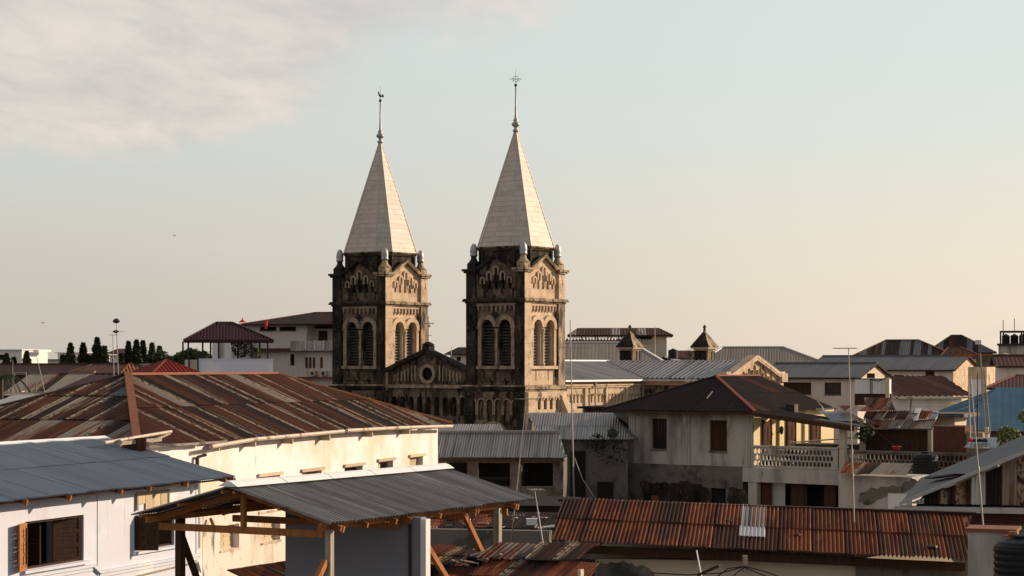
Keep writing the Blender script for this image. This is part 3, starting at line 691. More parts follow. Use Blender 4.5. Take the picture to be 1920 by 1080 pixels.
# right flank of the tower below its cornice
mb = MB(); mb2 = MB()
m = lambda s, z, d: (0 - d, s, z)
pl = MB(); pl.plate(rect(0.0, 5.5, 6, 16.12), [arch(.95 + i * .82, .2, 14.75, 15.45, 8) for i in range(5)], -.12, .14)
o = pl.make('flank_arcade', m_stone, cath, rot=PI / 2, loc=(0, 0, 0))
bk = MB(); bk.quad((.06 + 0, 5.4, 6), (.06, .1, 6), (.06, .1, 16), (.06, 5.4, 16))
o2 = MB()
for i in range(5): ring(o2, .95 + i * .82, 15.45, .2, .32, -.12, .06, 8)
o2.make('arcade_moulding', m_stone, cath, rot=PI / 2)
mb = MB(); mb.prism([(0.12, 4.7, 6), (1.6, 4.7, 6), (.9, 4.7, 14.3), (.12, 4.7, 15.9)], (0, .8, 0)); mb.make('buttress', m_stone, cath)
mb = MB(); mb.box(.12, .35, .0, .85, 6, 16.1); mb.make('pier', m_stone, cath)

# facade between the towers
x0, x1 = -13.4, -5.5
mb = MB()
mb.plate([(x0, 6), (x1, 6), (x1, 17.75), ((x0 + x1) / 2, 19.2), (x0, 17.75)], [arch((x0 + x1) / 2, .55, 17.25, 17.45, 12) if 0 else [((x0 + x1) / 2 + .52 * math.cos(2 * PI * i / 20), 17.45 + .52 * math.sin(2 * PI * i / 20)) for i in range(20)],
         arch(-9.45, 1.1, 8, 12.6), arch(-12.0, .8, 8, 12.2), arch(-6.9, .8, 8, 12.2)] + [arch(x0 + .6 + i * .84, .27, 14.2, 15.4, 6) for i in range(9)], .35, .4)
mb.make('facade_wall', m_dull, cath)
mb = MB(); mb.box(x0, x1, .76, 1.2, 6, 17.6); mb.prism([(x0, .76, 17.6), (x1, .76, 17.6), (-9.45, .76, 18.95)], (0, .44, 0)); mb.make('facade_backing', m_black, cath)
mb = MB()
v = []; n = 24
for rr, yy in ((.52, .22), (.78, .22), (.78, .36), (.52, .36)):
    for i in range(n): v.append((-9.45 + rr * math.cos(2 * PI * i / n), yy, 17.45 + rr * math.sin(2 * PI * i / n)))
mb.add(v, [(j * n + i, j * n + (i + 1) % n, ((j + 1) % 4) * n + (i + 1) % n, ((j + 1) % 4) * n + i) for j in range(4) for i in range(n)]); mb.make('oculus_ring', m_dull2, cath)
for i in range(7):
    for s in (-1, 1):
        xx = -9.45 + s * (1.2 + i * .34)
        mb = MB(); mb.box(xx - .06, xx + .06, .24, .34, 16.9, 17.35 + (7 - i) * .11); mb.make('facade_colonnette', m_dull2, cath)
for s in (-1, 1):
    mb = MB(); mb.bar((-9.45 + s * 4.05, .35, 17.75), (-9.45, .35, 19.32), .9, .24); mb.bar((-9.45 + s * 4.05, .05, 17.62), (-9.45, .05, 19.18), .25, .15); mb.make('raking_cornice', m_black, cath)
mb = MB(); mb.box(x0, x1, .05, .35, 16.35, 16.62); mb.make('facade_cornice', m_dull2, cath)
mb = MB(); mb.box(-9.8, -9.1, .05, .75, 19.15, 19.65); mb.lathe([(.42, 0), (.5, .1), (.32, .22), (.16, .32)], (-9.45, .4, 19.65), 10); mb.make('gable_block', m_black, cath)
for cx_, r_, zz in ((-9.45, 1.1, 12.6), (-12.0, .8, 12.2), (-6.9, .8, 12.2)):
    mb = MB(); ring(mb, cx_, zz, r_, r_ + .3, .35, .14, 14, legs=3); ring(mb, cx_, zz, r_ + .38, r_ + .6, .35, .08, 14); mb.make('portal_arch', m_dull2, cath)
# iron cross on the gable
mb = MB(); c = Vector((-9.45, .4, 19.9)); a = Vector((1, 0, 0))
mb.tube(c, c + Vector((0, 0, 2.1)), .035, n=6); mb.tube(c + Vector((-.5, 0, 1.5)), c + Vector((.5, 0, 1.5)), .03, n=6)
mb.tube(c + Vector((-.3, 0, .55)), c + Vector((.3, 0, .55)), .02, n=5)
for s in (-1, 1):
    mb.tube(c + Vector((s * .5, 0, 1.42)), c + Vector((s * .5, 0, 1.58)), .03, n=5); mb.tube(c + Vector((s * .18, 0, 1.5)), c + Vector((0, 0, 1.72)), .015, n=4)
    mb.tube(c + Vector((s * .18, 0, 1.5)), c + Vector((0, 0, 1.28)), .015, n=4); mb.tube(c + Vector((s * .3, 0, .48)), c + Vector((s * .3, 0, .62)), .02, n=4)
    mb.tube(c + Vector((s * .22, 0, 0)), c + Vector((0, 0, .9)), .015, n=4)
mb.make('gable_cross', m_mast, cath)

# nave
ZE, ZN = 16.95, 18.45
NX = -.5; RX = -6.8
holes = []
for g in range(4):
    s0 = 6.5 + g * 3.05
    for i in range(5): holes.append(arch(s0 + i * .52, .14, 15.15, 15.72, 6))
mb = MB(); mb.plate(rect(5.5, 17.7, 5, 16.35), holes, -NX, .14)
o = mb.make('nave_wall', m_stone, cath, rot=PI / 2)
mb = MB(); mb.box(NX - 1, NX - .15, 5.5, 17.7, 5, 16.3); mb.make('nave_backing', m_stone, cath)
mb = MB()
for g in range(4):
    for i in range(5): ring(mb, 6.5 + g * 3.05 + i * .52, 15.72, .14, .21, -NX, .05, 6)
mb.make('arcade_moulding', m_stone, cath, rot=PI / 2)
m_band = mat('brick_band', (.34, .20, .13), [((.18, .12, .09), 2, .5, .75), ((.42, .33, .25), 3, .58, .75)], bump=.4, rnd=0)
mb = MB(); mb.box(NX - .1, NX + .14, 5.6, 17.7, 16.35, 16.5); mb.box(NX - .1, NX + .24, 5.6, 17.7, 16.5, 16.62); mb.make('wall_cornice', m_stone, cath)
mb = MB(); mb.box(NX - .1, NX + .06, 5.6, 17.7, 16.62, ZE - .05); mb.make('brick_band', m_band, cath)
for y in (8.95, 12.0, 15.1):
    mb = MB(); mb.box(NX, NX + .14, y, y + .35, 5, 16.3); mb.make('pilaster', m_stone, cath)
k = (ZN - ZE) / (NX - RX)
roof(cath, [(NX + .35, 5.3, ZE), (NX + .35, 17.7, ZE), (RX, 24.0, ZN), (RX, 5.3, ZN)], m_galvlight, w=.9, rows=8, pitch=.30, amp=.05, seed=4)
roof(cath, [(-13.1, 24, ZE), (-13.1, 5.3, ZE), (RX, 5.3, ZN), (RX, 24.0, ZN)], m_galv, w=1.8, rows=8, pitch=.225, amp=.03, seed=5)
mb = MB(); mb.bar((NX + .42, 5.6, ZE - .04), (NX + .42, 17.5, ZE - .04), .16, .14); mb.make('gutter', m_ridge, cath)
cap(cath, [(RX, 5.3, ZN + .08), (RX, 22.4, ZN + .08)], .4, m_ridge)
mb = MB(); mb.tube((NX + .36, 10.2, ZE - .1), (NX + .30, 10.2, ZE - .35), .07); mb.tube((NX + .30, 10.2, ZE - .35), (NX + .22, 10.2, 6), .07); mb.make('downpipe', m_gutter, cath)
# transept
ty0, ty1, tx = 17.7, 26.7, 7.65; tm = (ty0 + ty1) / 2; TZ = 18.42
mb = MB(); mb.box(NX - 6, tx - .5, ty0, ty1, 5, ZE - .3); mb.make('transept_wall', m_dull, cath)
mb = MB(); mb.box(NX - 1, tx - .4, ty0 - .12, ty0, 16.5, 16.8); mb.make('brick_band', m_band, cath)
roof(cath, [(NX + .35, ty0 - .1, ZE), (tx - .3, ty0 - .1, ZE), (tx - .3, tm, TZ), (RX, tm, TZ)], m_galvlight, w=1.2, rows=8, pitch=.42, amp=.085, seed=14, seg=3)
roof(cath, [(tx - .3, ty1 + .1, ZE), (NX - 6, ty1 + .1, ZE), (RX, tm, TZ), (tx - .3, tm, TZ)], m_galv, w=1.8, rows=8, pitch=.30, amp=.045, seed=15)
mb = MB(); mb.bar((NX + .4, ty0 - .2, ZE - .04), (tx - .4, ty0 - .2, ZE - .04), .14, .12); mb.make('gutter', m_galvbright, cath)
cap(cath, [(RX, tm, TZ + .07), (tx, tm, TZ + .07)], .35, m_galvbright)
mb = MB(); mb.tube((NX + .3, ty0 - .2, ZE), (NX + .2, ty0 - .15, 6), .08); mb.make('downpipe', m_mast, cath)
# transept gable facing the sun
holes = []
for i in range(9):
    s = ty0 + .55 + i * .985 if 0 else tm + (i - 4) * .95
    holes.append(arch(s, .27, 14.9 if abs(i - 4) < 4 else 15.2, 17.0 + (4 - abs(i - 4)) * .26 - .15, 8))
mb = MB(); mb.plate([(ty0 - .1, 5), (ty1 + .1, 5), (ty1 + .1, 17.2), (tm, 18.75), (ty0 - .1, 17.2)], holes, -tx, .30); mb.make('transept_gable', m_stone, cath, rot=PI / 2)
mb = MB(); mb.box(tx - .5, tx - .31, ty0, ty1, 5, 17.0); mb.prism([(tx - .5, ty0, 17), (tx - .5, ty1, 17), (tx - .5, tm, 18.5)], (.18, 0, 0)); mb.make('niche_backing', m_black, cath)
for s in (-1, 1):
    mb = MB(); mb.bar((tx - .1, tm + s * 4.75, 17.18), (tx - .1, tm, 18.86), .85, .26); mb.bar((tx + .12, tm + s * 4.7, 17.02), (tx + .12, tm, 18.66), .35, .18); mb.make('raking_coping', m_stone, cath)
    mb = MB(); mb.box(tx - .6, tx + .35, tm + s * 4.75 - .5, tm + s * 4.75 + .5, 16.75, 17.45); mb.box(tx - .45, tx + .2, tm + s * 4.75 - .35, tm + s * 4.75 + .35, 17.45, 17.6); mb.make('kneeler', m_stone, cath)
    mb = MB(); mb.box(tx - .5, tx + .14, tm + s * 4.5 - .35, tm + s * 4.5 + .35, 5, 16.75); mb.make('pier', m_stone, cath)
mb = MB()
for i in range(10):
    s = tm + (i - 4.5) * .95; mb.lathe([(.13, 0), (.09, .1), (.08, 1.4 + (4.5 - abs(i - 4.5)) * .26), (.15, 1.6 + (4.5 - abs(i - 4.5)) * .26)], (tx + .08, s, 15.1), 8)
mb.make('gable_colonnette', m_stone, cath)
# two pyramid-capped turrets beyond the ridge
for px_, D_ in ((1181, 181), (1321, 176)):
    cc = P(px_, HY, D_) - Vector(fc.loc); a = R(35); lx = cc.x * math.cos(a) - cc.y * math.sin(a); ly = cc.x * math.sin(a) + cc.y * math.cos(a)
    w2 = .66
    s = D_ / F
    zb = H - (680 - HY) * s - 1.5; ze = H - (657 - HY) * s; zc = H - (651 - HY) * s; zt_ = H - (621 - HY) * s; zf = H - (609 - HY) * s
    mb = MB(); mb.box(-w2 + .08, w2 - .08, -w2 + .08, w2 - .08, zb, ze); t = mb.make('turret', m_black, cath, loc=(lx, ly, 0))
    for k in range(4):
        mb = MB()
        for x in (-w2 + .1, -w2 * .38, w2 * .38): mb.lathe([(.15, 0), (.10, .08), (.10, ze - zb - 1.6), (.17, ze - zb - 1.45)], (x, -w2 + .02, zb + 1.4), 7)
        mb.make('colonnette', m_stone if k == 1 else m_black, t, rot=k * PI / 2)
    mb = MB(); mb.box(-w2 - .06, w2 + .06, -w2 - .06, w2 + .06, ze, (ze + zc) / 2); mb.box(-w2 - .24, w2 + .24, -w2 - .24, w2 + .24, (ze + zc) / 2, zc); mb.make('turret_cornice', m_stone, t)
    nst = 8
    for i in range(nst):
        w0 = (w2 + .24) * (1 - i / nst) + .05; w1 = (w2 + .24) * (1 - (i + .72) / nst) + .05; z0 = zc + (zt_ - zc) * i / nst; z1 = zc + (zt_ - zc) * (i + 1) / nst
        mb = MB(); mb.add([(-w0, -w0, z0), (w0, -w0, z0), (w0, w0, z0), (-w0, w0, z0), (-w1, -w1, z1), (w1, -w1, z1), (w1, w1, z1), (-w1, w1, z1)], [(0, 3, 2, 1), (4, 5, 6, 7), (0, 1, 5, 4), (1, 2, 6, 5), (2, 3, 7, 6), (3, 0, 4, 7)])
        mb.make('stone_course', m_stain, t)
        mb = MB(); mb.add([(-w0, -w0 - .012, z0), (w0, -w0 - .012, z0), (w1, -w1 - .012, z1), (-w1, -w1 - .012, z1)], [(0, 1, 2, 3)]); mb.make('mould_and_shade_crust', m_black, t)  # front of each course faced darker than its other sides
    mb = MB(); mb.lathe([(.10, 0), (.15, .1), (.09, .2), (.17, .38), (.08, .52), (.05, zf - zt_)], (0, 0, zt_), 8); mb.make('finial', m_dull, t)
# ================================================================== left foreground: pale blue house with the blue grey corrugated roof
f = Fr(0, 50, 69.4)
t = thing('corrugated_roof_house', 'pale blue-white house with blue-grey corrugated roof and open wooden shutters at the left edge', 'house', f.loc, 69.4)
ze = f.Z(942, 0); xe = f.X(440); rg = Vector((xe, 4.67, 0)); zr = f.Z(822, xe, 4.67)
xa = f.X(-260); yw = .85
roof(t, [(xa, 0, ze), (xe, 0, ze), (xe, 4.67, zr), (xa, 4.67, zr)], m_galvblue, w=.84, rows=2.5, pitch=.12, amp=.026, seed=11, jit=.010, seg=3, ragged=.05)
roof(t, [(xe, 9.3, ze), (xa, 9.3, ze), (xa, 4.67, zr), (xe, 4.67, zr)], m_galvblue, w=.84, rows=5, pitch=.084, amp=.010, seed=12, seg=2)
n = 4; xs = [xa + (xe - xa) * i / 6 for i in range(7)]
for a, b in zip(xs, xs[1:]):
    mb = MB(); mb.add([(a, 4.37, zr - .03), (b + .05, 4.37, zr - .03), (b + .05, 4.67, zr + .09), (a, 4.67, zr + .09), (b + .05, 4.97, zr - .03), (a, 4.97, zr - .03)], [(0, 1, 2, 3), (3, 2, 4, 5)]); mb.make('ridge_cap', m_ridge, t)
zb = 9.0; xw = f.X(373, yw)
zm = f.Z(1062, f.X(150, yw), yw)
x = lambda p: f.X(p, yw)
w1 = (x(47), x(157), f.Z(1060, x(100), yw), f.Z(972, x(100), yw)); w2 = (x(252), x(327), w1[2] + .02, f.Z(962, x(290), yw))
wl = MB()
kz = (zr - ze) / 4.67
gridface(wl, lambda s, z, d: (s, yw + d, z), xa + 1, xw, zb, ze + kz * yw - .02, [w1, w2], .3)
gridface(wl, lambda s, z, d: (xw - d, s, z), yw, 8.5, zb, ze + kz * yw - .02, [], .3)
wl.quad((xa + 1, 8.5, zb), (xa + 1, yw, zb), (xa + 1, yw, ze), (xa + 1, 8.5, ze)); wl.quad((xw, 8.5, zb), (xa + 1, 8.5, zb), (xa + 1, 8.5, ze), (xw, 8.5, ze))
wl.prism([(xw, yw, ze + kz * yw - .02), (xw, 8.5, ze + kz * yw - .02), (xw, 4.67, zr - .05)], (-.2, 0, 0))
wl.make('wall', m_bluewhite, t)
for h in (w1, w2):
    fm = MB()
    fm.box(h[0], h[0] + .06, yw + .1, yw + .2, h[2], h[3]); fm.box(h[1] - .06, h[1], yw + .1, yw + .2, h[2], h[3]); fm.box(h[0] + .06, h[1] - .06, yw + .1, yw + .2, h[3] - .07, h[3]); fm.box(h[0] + .06, h[1] - .06, yw + .1, yw + .2, h[2], h[2] + .05)
    w_ = fm.make('window', m_wooddark, t)
    pb = MB(); pb.box(h[0], h[1], yw + 1.2, yw + 1.22, h[2] - .3, h[3] + .3); pb.make('dark_room', m_dark, w_)
    pb = MB(); pb.box(h[0] - .15, h[1] + .15, yw - .12, yw + .02, h[2] - .09, h[2] - .01); pb.make('sill', m_bluewhite, w_)
def shutter(par, hx, y0, ang, wd, z0, z1, mt, name='shutter'):
    """board shutter hinged at (hx, y0), opened by ang degrees from the local x direction"""
    o = thing; c, s = math.cos(R(ang)), math.sin(R(ang))
    def L(u, v, z): return (hx + u * c - v * s, y0 + u * s + v * c, z)
    mb = MB()
    def bb(u0, u1, v0, v1, a, b):
        p = [L(u0, v0, a), L(u1, v0, a), L(u1, v1, a), L(u0, v1, a), L(u0, v0, b), L(u1, v0, b), L(u1, v1, b), L(u0, v1, b)]
        mb.add(p, [(0, 3, 2, 1), (4, 5, 6, 7), (0, 1, 5, 4), (1, 2, 6, 5), (2, 3, 7, 6), (3, 0, 4, 7)])
    bb(0, .09, -.02, .025, z0, z1); bb(wd - .09, wd, -.02, .025, z0, z1)
    for i in range(4):
        z = z0 + (z1 - z0 - .09) * i / 3; bb(.09, wd - .09, -.02, .025, z, z + .09)
    n = 9
    for i in range(n):
        a = z0 + .09 + (z1 - z0 - .18) * i / n; bb(.09, wd - .09, -.008, .012, a + .006, a + (z1 - z0 - .18) / n - .006)
    return mb.make(name, mt, par)
zz0, zz1 = w1[2] + .02, w1[3] - .02
s1 = shutter(t, w1[0] + .02, yw - .02, 197, .62, zz0 - .02, zz1, m_wood)
s1['label'] = 'orange wooden shutter folded open against the wall'
mb = MB()
for u in (.2, .46): mb.box(w1[0] - u, w1[0] - u + .05, yw - .21 + u * .1, yw - .17 + u * .1, zz0 + .15, zz1 - .12)
mb.make('shutter_bar', m_wooddark, s1)
shutter(t, w1[1] - .04, yw + .06, 60 + 90, .85, zz0, zz1, m_wooddark)
shutter(t, (w1[0] + w1[1]) / 2 - .1, yw + .4, 80, .7, zz0, zz1, m_wooddark)
shutter(t, w2[0] + .02, yw - .02, -62, .66, w2[2] + .02, w2[3] - .02, m_wooddark)
shutter(t, w2[1] - .02, yw + .10, 130, .7, w2[2] + .02, w2[3] - .02, m_brownshut)
# boarded transom above the second window
a, b = x(256), x(312); z0, z1 = f.Z(957, a, yw), f.Z(930, a, yw)
for i in range(4):
    mb = MB(); mb.box(a + (b - a) * i / 4 + .015, a + (b - a) * (i + 1) / 4 - .015, yw - .05, yw - .005, z0 + (.0 if i else .18), z1); mb.make('transom_board', m_palewood, t)
mb = MB(); mb.box(a - .08, b + .08, yw - .08, yw - .002, z1 + .005, z1 + .09); mb.box(a - .08, a - .005, yw - .08, yw - .002, z0, z1); mb.box(b + .005, b + .08, yw - .08, yw - .002, z0, z1); mb.make('transom_frame', m_woodgrey, t)
# moulded ledge, stepping down between the windows
xs_ = x(172)
mb = MB()
for (xa_, xb_, dz) in ((xa + 1, xs_, 0), (xs_ + .35, xw, -.22)):
    mb.box(xa_, xb_, yw - .10, yw - .003, w1[2] - .22 + dz, w1[2] - .14 + dz); mb.box(xa_, xb_, yw - .05, yw - .003, w1[2] - .32 + dz, w1[2] - .22 + dz)
mb.bar((xs_, yw - .05, w1[2] - .18), (xs_ + .35, yw - .05, w1[2] - .40), .1, .09)
mb.make('wall_moulding', m_bluewhite, t)
for px_ in (188, 372):
    mb = MB(); mb.box(x(px_) - .16, x(px_) , yw - .02, yw - .002, zb, ze + .1); mb.make('pilaster', m_bluewhite, t)
for px_ in (-60, 52, 134, 230, 284, 353, 425):
    xx = f.X(px_, .02); mb = MB(); mb.bar((xx, .03, ze - .09), (xx, 1.6, ze - .09 + kz * 1.57), .06, .13); mb.make('rafter', m_wood, t)
mb = MB(); mb.bar((xa, .22, ze - .06), (xe, .22, ze - .06), .07, .05); mb.make('purlin', m_wooddark, t)
mb = MB(); mb.bar((xe - .03, .02, ze - .08), (xe - .03, 4.6, zr - .10), .05, .14); mb.bar((xe + .02, .0, ze - .09), (xe + .45, .35, ze - .05), .05, .10); mb.make('bargeboard', m_wood, t)
pt = [(x(225), yw - .06, w1[2] - .95), (x(255), yw - .06, w1[2] - .70), (x(300), yw - .06, w1[2] - .66), (x(345), yw - .06, w1[2] - .62), (x(368), yw - .06, w1[2] - .62), (x(373), yw - .06, w1[2] - .95)]
mb = MB(); mb.path(pt, .03); mb.make('water_pipe', m_woodgrey, t)
mb = MB(); mb.tube((x(372), yw - .05, w1[2] - .2), (x(372), yw - .05, ze + .05), .015); mb.make('cable', m_woodgrey, t)

# ================================================================== big house with the rusty striped hipped roof
f = Fr(480, 71, 71)
t = thing('rusty_roof_house', 'large cream house under a rust-brown striped hipped roof with an orange hip cap', 'house', f.loc, 71)
ze = f.Z(822, 0)
x0, x1, w = f.X(258), f.X(846), 5.3
pr0 = f.X(240, w); pr1 = f.X(517, w); zr = (f.Z(706, pr0, w) + f.Z(699, pr1, w)) / 2
kw = dict(w=.85, pitch=.17, amp=.016, seg=3)
roof(t, [(x0, 0, ze), (x1, 0, ze), (pr1, w, zr), (pr0, w, zr)], m_rustbrown, rows=3.0, alt=[m_rustpale, m_brownroof, m_brownroof, m_rustdark, m_brownroof], palt=.45, seed=31, ragged=.12, jit=.02, **kw)
roof(t, [(x0, 2 * w, ze), (x0, 0, ze), (pr0, w, zr)], m_rustbrown, rows=3.0, alt=[m_rustpale, m_brownroof, m_brownroof, m_brownroof, m_greyroof], palt=.5, seed=25, jit=.02, **kw)
roof(t, [(x1, 0, ze), (x1, 2 * w, ze), (pr1, w, zr)], m_rustbrown, rows=6, seed=23, **kw)
roof(t, [(x1, 2 * w, ze), (x0, 2 * w, ze), (pr0, w, zr), (pr1, w, zr)], m_rustbrown, rows=6, seed=24, **kw)
cap(t, [(pr0, w, zr + .05), (pr1, w, zr + .05)], .26, m_rustcap)
cap(t, [(x0 + (pr0 - x0) * .08, w * .08, ze + (zr - ze) * .08 + .07), (x0 + (pr0 - x0) * .3, w * .3, ze + (zr - ze) * .3 + .09), (x0 + (pr0 - x0) * .62, w * .62, ze + (zr - ze) * .62 + .08), (pr0, w, zr + .06)], .27, m_rustcap, 'hip_cap', .10)
cap(t, [(x1, 0, ze + .05), (pr1, w, zr + .05)], .22, m_rustcap, 'hip_cap')
cap(t, [(x0, 2 * w, ze + .05), (pr0, w, zr + .05)], .22, m_rustdark, 'hip_cap')
yw = .45; xwl = f.X(230, yw); xwr = x1 - .5
X = lambda p: f.X(p, yw)
hs = []
for (pa, pb, pt_, pb2, kind) in ((485, 525, 893, 925, 'shutpale'), (566, 603, 884, 915, 'half'), (646, 680, 875, 905, 'dark'), (709, 737, 865, 893, 'half'), (768, 793, 857, 884, 'shutpale')):
    a, b = X(pa), X(pb); zt = f.Z(pt_, (a + b) / 2, yw); hs.append((a, b, zt - 1.25, zt, kind))
lo = []
zl = f.Z(972, X(505), yw)
for pa, pb in ((412, 448), (489, 525)): a, b = X(pa), X(pb); lo.append((a, b, zl - .85, zl, 'shutpale'))
walls(t, xwl, xwr, yw, 2 * w - .4, 7.5, ze - .02, m_white, f=hs + lo, rev=.30, frame=m_palewood)
for h in hs: mb = MB(); mb.box(h[0] - .12, h[1] + .12, yw - .10, yw - .003, h[3] + .02, h[3] + .13); mb.make('lintel_board', m_palewood, t)
mb = MB(); mb.quad((xwl, yw, ze - .01), (x1, .1, ze - .01), (x1, 2 * w, ze - .01), (xwl, 2 * w, ze - .01)); mb.make('soffit', m_wooddark, t)
zsp = f.Z(940, X(500), yw)
sk = MB(); gridface(sk, lambda s, z, d: (s, yw - .012 + d, z), X(380), xwr, 7.6, zsp, lo, .01); sk.make('mouldy_lower_render', m_whitestain, t)
# sagging gutter in lengths, and short brackets
gp = [(395, 836), (480, 822), (560, 815), (645, 807), (650, 806), (745, 801), (800, 799), (848, 798)]
for (a, za), (b, zb_) in zip(gp, gp[1:]):
    xa_, xb_ = f.X(a, -.1), f.X(b, -.1)
    if abs(b - a) < 8: continue
    mb = MB(); mb.tube((xa_, -.1, f.Z(za, xa_, -.1) - .03), (xb_ - .05, -.1, f.Z(zb_, xb_, -.1) - .03), .075, n=8); mb.make('gutter', m_gutter, t)
for px_ in (402, 470, 540, 610, 690, 760):
    xa_ = f.X(px_, .2); mb = MB(); mb.box(xa_ - .03, xa_ + .03, 0, .44, ze - .30, ze - .04); mb.make('bracket', m_gutter, t)
mb = MB(); xp = X(364); mb.tube((xp, yw - .12, f.Z(876, xp, yw)), (xp, yw - .12, f.Z(857, xp, yw)), .07); mb.tube((xp, yw - .12, f.Z(857, xp, yw)), (xp + .3, yw - .3, f.Z(853, xp, yw)), .05); mb.make('waste_pipe', m_iron, t)
mb = MB(); xp = X(389); mb.tube((xp, yw - .12, f.Z(972, xp, yw)), (xp - .1, yw - .3, f.Z(987, xp, yw)), .06); mb.make('waste_pipe', m_rustcap, t)
# broken near corner: loose boards and a long pole under the eave
pl = thing('loose_pole', 'long pale pole lying across the broken corner of the rusty roof', 'pole', P(196, 830, 60.5))
mb = MB(); q = P(321, 809, 63.5) - P(196, 830, 60.5); mb.tube((0, 0, 0), q, .055, .05); mb.make('shaft', m_gutter, pl)
pl = thing('eave_frame', 'tangle of grey timbers and rusty gutter under the broken roof corner', 'timbers', P(300, 830, 62))
for i, (a, b, D1, D2, ww) in enumerate((((215, 832), (300, 824), 61, 63, .16), ((240, 828), (330, 836), 62, 62.6, .12), ((262, 838), (318, 812), 62, 63.4, .10), ((272, 838), (425, 828), 62.3, 64, .10), ((228, 826), (222, 834), 61, 61, .2))):
    mb = MB(); o = P(300, 830, 62); mb.bar(P(*a, D1) - o, P(*b, D2) - o, ww, ww * .7); mb.make('timber', m_woodgrey if i != 3 else m_gutter, pl)
for i in range(9):
    px_ = 232 + i * 5; mb = MB(); mb.box(-.04, .04, -.02, .02, 0, .42); mb.make('slat', m_brownshut, pl, loc=P(px_, 850 - i * .6, 61.8) - P(300, 830, 62))

# ================================================================== open canopy shelter in front
f = Fr(620, 40, 60.8)
t = thing('open_canopy', 'open timber-framed canopy with grey corrugated roof and bright white ridge cap in the foreground', 'canopy', f.loc, 60.8)
ze = f.Z(985, 0); L = f.X(1006); wd = f.Y(245, 0); zr = f.Z(914, 0, wd / 2)
roof(t, [(0, 0, ze), (L, 0, ze), (L, wd / 2, zr), (0, wd / 2, zr)], m_galvnew, w=.83, rows=4, pitch=.12, amp=.028, seed=31, jit=.014, seg=3, ragged=.05)
roof(t, [(L, wd, ze), (0, wd, ze), (0, wd / 2, zr), (L, wd / 2, zr)], m_galvnew, w=.83, rows=4, pitch=.092, amp=.020, seed=32, seg=4)
n = 5
for i in range(n):
    a, b = L * i / n, L * (i + 1) / n + .06; g = zr + .02
    mb = MB(); mb.add([(a, wd / 2 - .26, g), (b, wd / 2 - .26, g), (b, wd / 2 - .1, g + .09), (a, wd / 2 - .1, g + .09), (b, wd / 2, g + .12), (a, wd / 2, g + .12), (b, wd / 2 + .26, g), (a, wd / 2 + .26, g)], [(0, 1, 2, 3), (3, 2, 4, 5), (5, 4, 6, 7), (0, 3, 5, 7), (1, 6, 4, 2)])
    mb.make('ridge_cap', m_ridge, t)
k = (zr - ze) / (wd / 2)
for yy in (.25, wd / 2 - .15, wd / 2 + .15, wd - .25, wd * .25, wd * .75):
    z = ze + k * min(yy, wd - yy) - .06; mb = MB(); mb.bar((0, yy, z), (L, yy, z), .06, .06); mb.make('purlin', m_wood, t)
for xx in (.55, L * .36, L * .68, L - .8):
    for s in (0, 1):
        y0 = .05 if s == 0 else wd - .05
        mb = MB(); mb.bar((xx, y0, ze - .14 + k * .05), (xx, wd / 2, zr - .14), .06, .13); mb.make('rafter', m_wood, t)
    mb = MB(); mb.bar((xx, .35, ze - .24), (xx, wd - .35, ze - .24), .06, .15); mb.make('tie_beam', m_wood, t)
    mb = MB(); mb.bar((xx, wd / 2, ze - .2), (xx, wd / 2, zr - .15), .1, .1, (1, 0, 0)); mb.make('king_post', m_wood, t)
for px_ in (640, 660, 690, 744, 790, 827, 861, 898, 968):
    if px_ in (660, 790, 861): continue
    xx = f.X(px_, .03); mb = MB(); mb.bar((xx, .03, ze - .10), (xx, .35, ze - .10 + k * .32), .05, .10); mb.make('rafter_end', m_wood, t)
mb = MB(); mb.bar((.1, .35, ze - .07), (L - .3, .35, ze - .07), .08, .12); mb.make('wall_plate', m_wood, t)
mb = MB(); mb.bar((.1, wd - .35, ze - .07), (L - .3, wd - .35, ze - .07), .08, .12); mb.make('wall_plate', m_wood, t)
def post(px_, yy, ww, mt, nm='post', zb=8):
    xx = f.X(px_, yy); mb = MB(); mb.box(xx - ww / 2, xx + ww / 2, yy - ww / 2, yy + ww / 2, zb, ze - .12); return mb.make(nm, mt, t)
post(618, .35, .13, m_woodgrey); post(933, .35, .15, m_woodgrey); post(338, wd - .4, .16, m_wooddark)
xx = f.X(470, wd / 2)
def brace(p0, p1, y0, y1, mt=m_wood, ww=.10):
    a = f.p(*p0, y0); b = f.p(*p1, y1); mb = MB(); mb.bar(a, b, ww, ww * 1.2); mb.make('brace', mt, t)
brace((864, 952), (930, 1092), .35, .35); brace((792, 1010), (842, 1092), .35, .35); brace((340, 1003), (372, 1092), wd - .4, wd - .4, m_wooddark)
brace((610, 1052), (592, 1092), .38, .38)
# grey rendered block under the canopy
t = thing('grey_block_room', 'grey rendered block wall room under the corrugated canopy', 'outbuilding', f.loc, 60.8)
xb = 3.2; ya = f.Y(789, xb); yb = f.Y(535, xb)
mb = MB(); mb.box(xb, xb + .22, ya, yb, 5, ze - .05); mb.box(xb + .22, xb + 3.0, yb - .2, yb, 5, ze - .05); mb.make('wall', m_greywall, t)
mb = MB(); mb.box(xb - .02, xb + .16, ya - .14, ya - .002, 5, ze - .08); mb.make('corner_post', m_whitebox, t)
mb = MB(); mb.tube((xb - .04, ya + .25, 5), (xb - .04, ya + .25, ze - .1), .035); mb.make('pipe', m_iron, t)

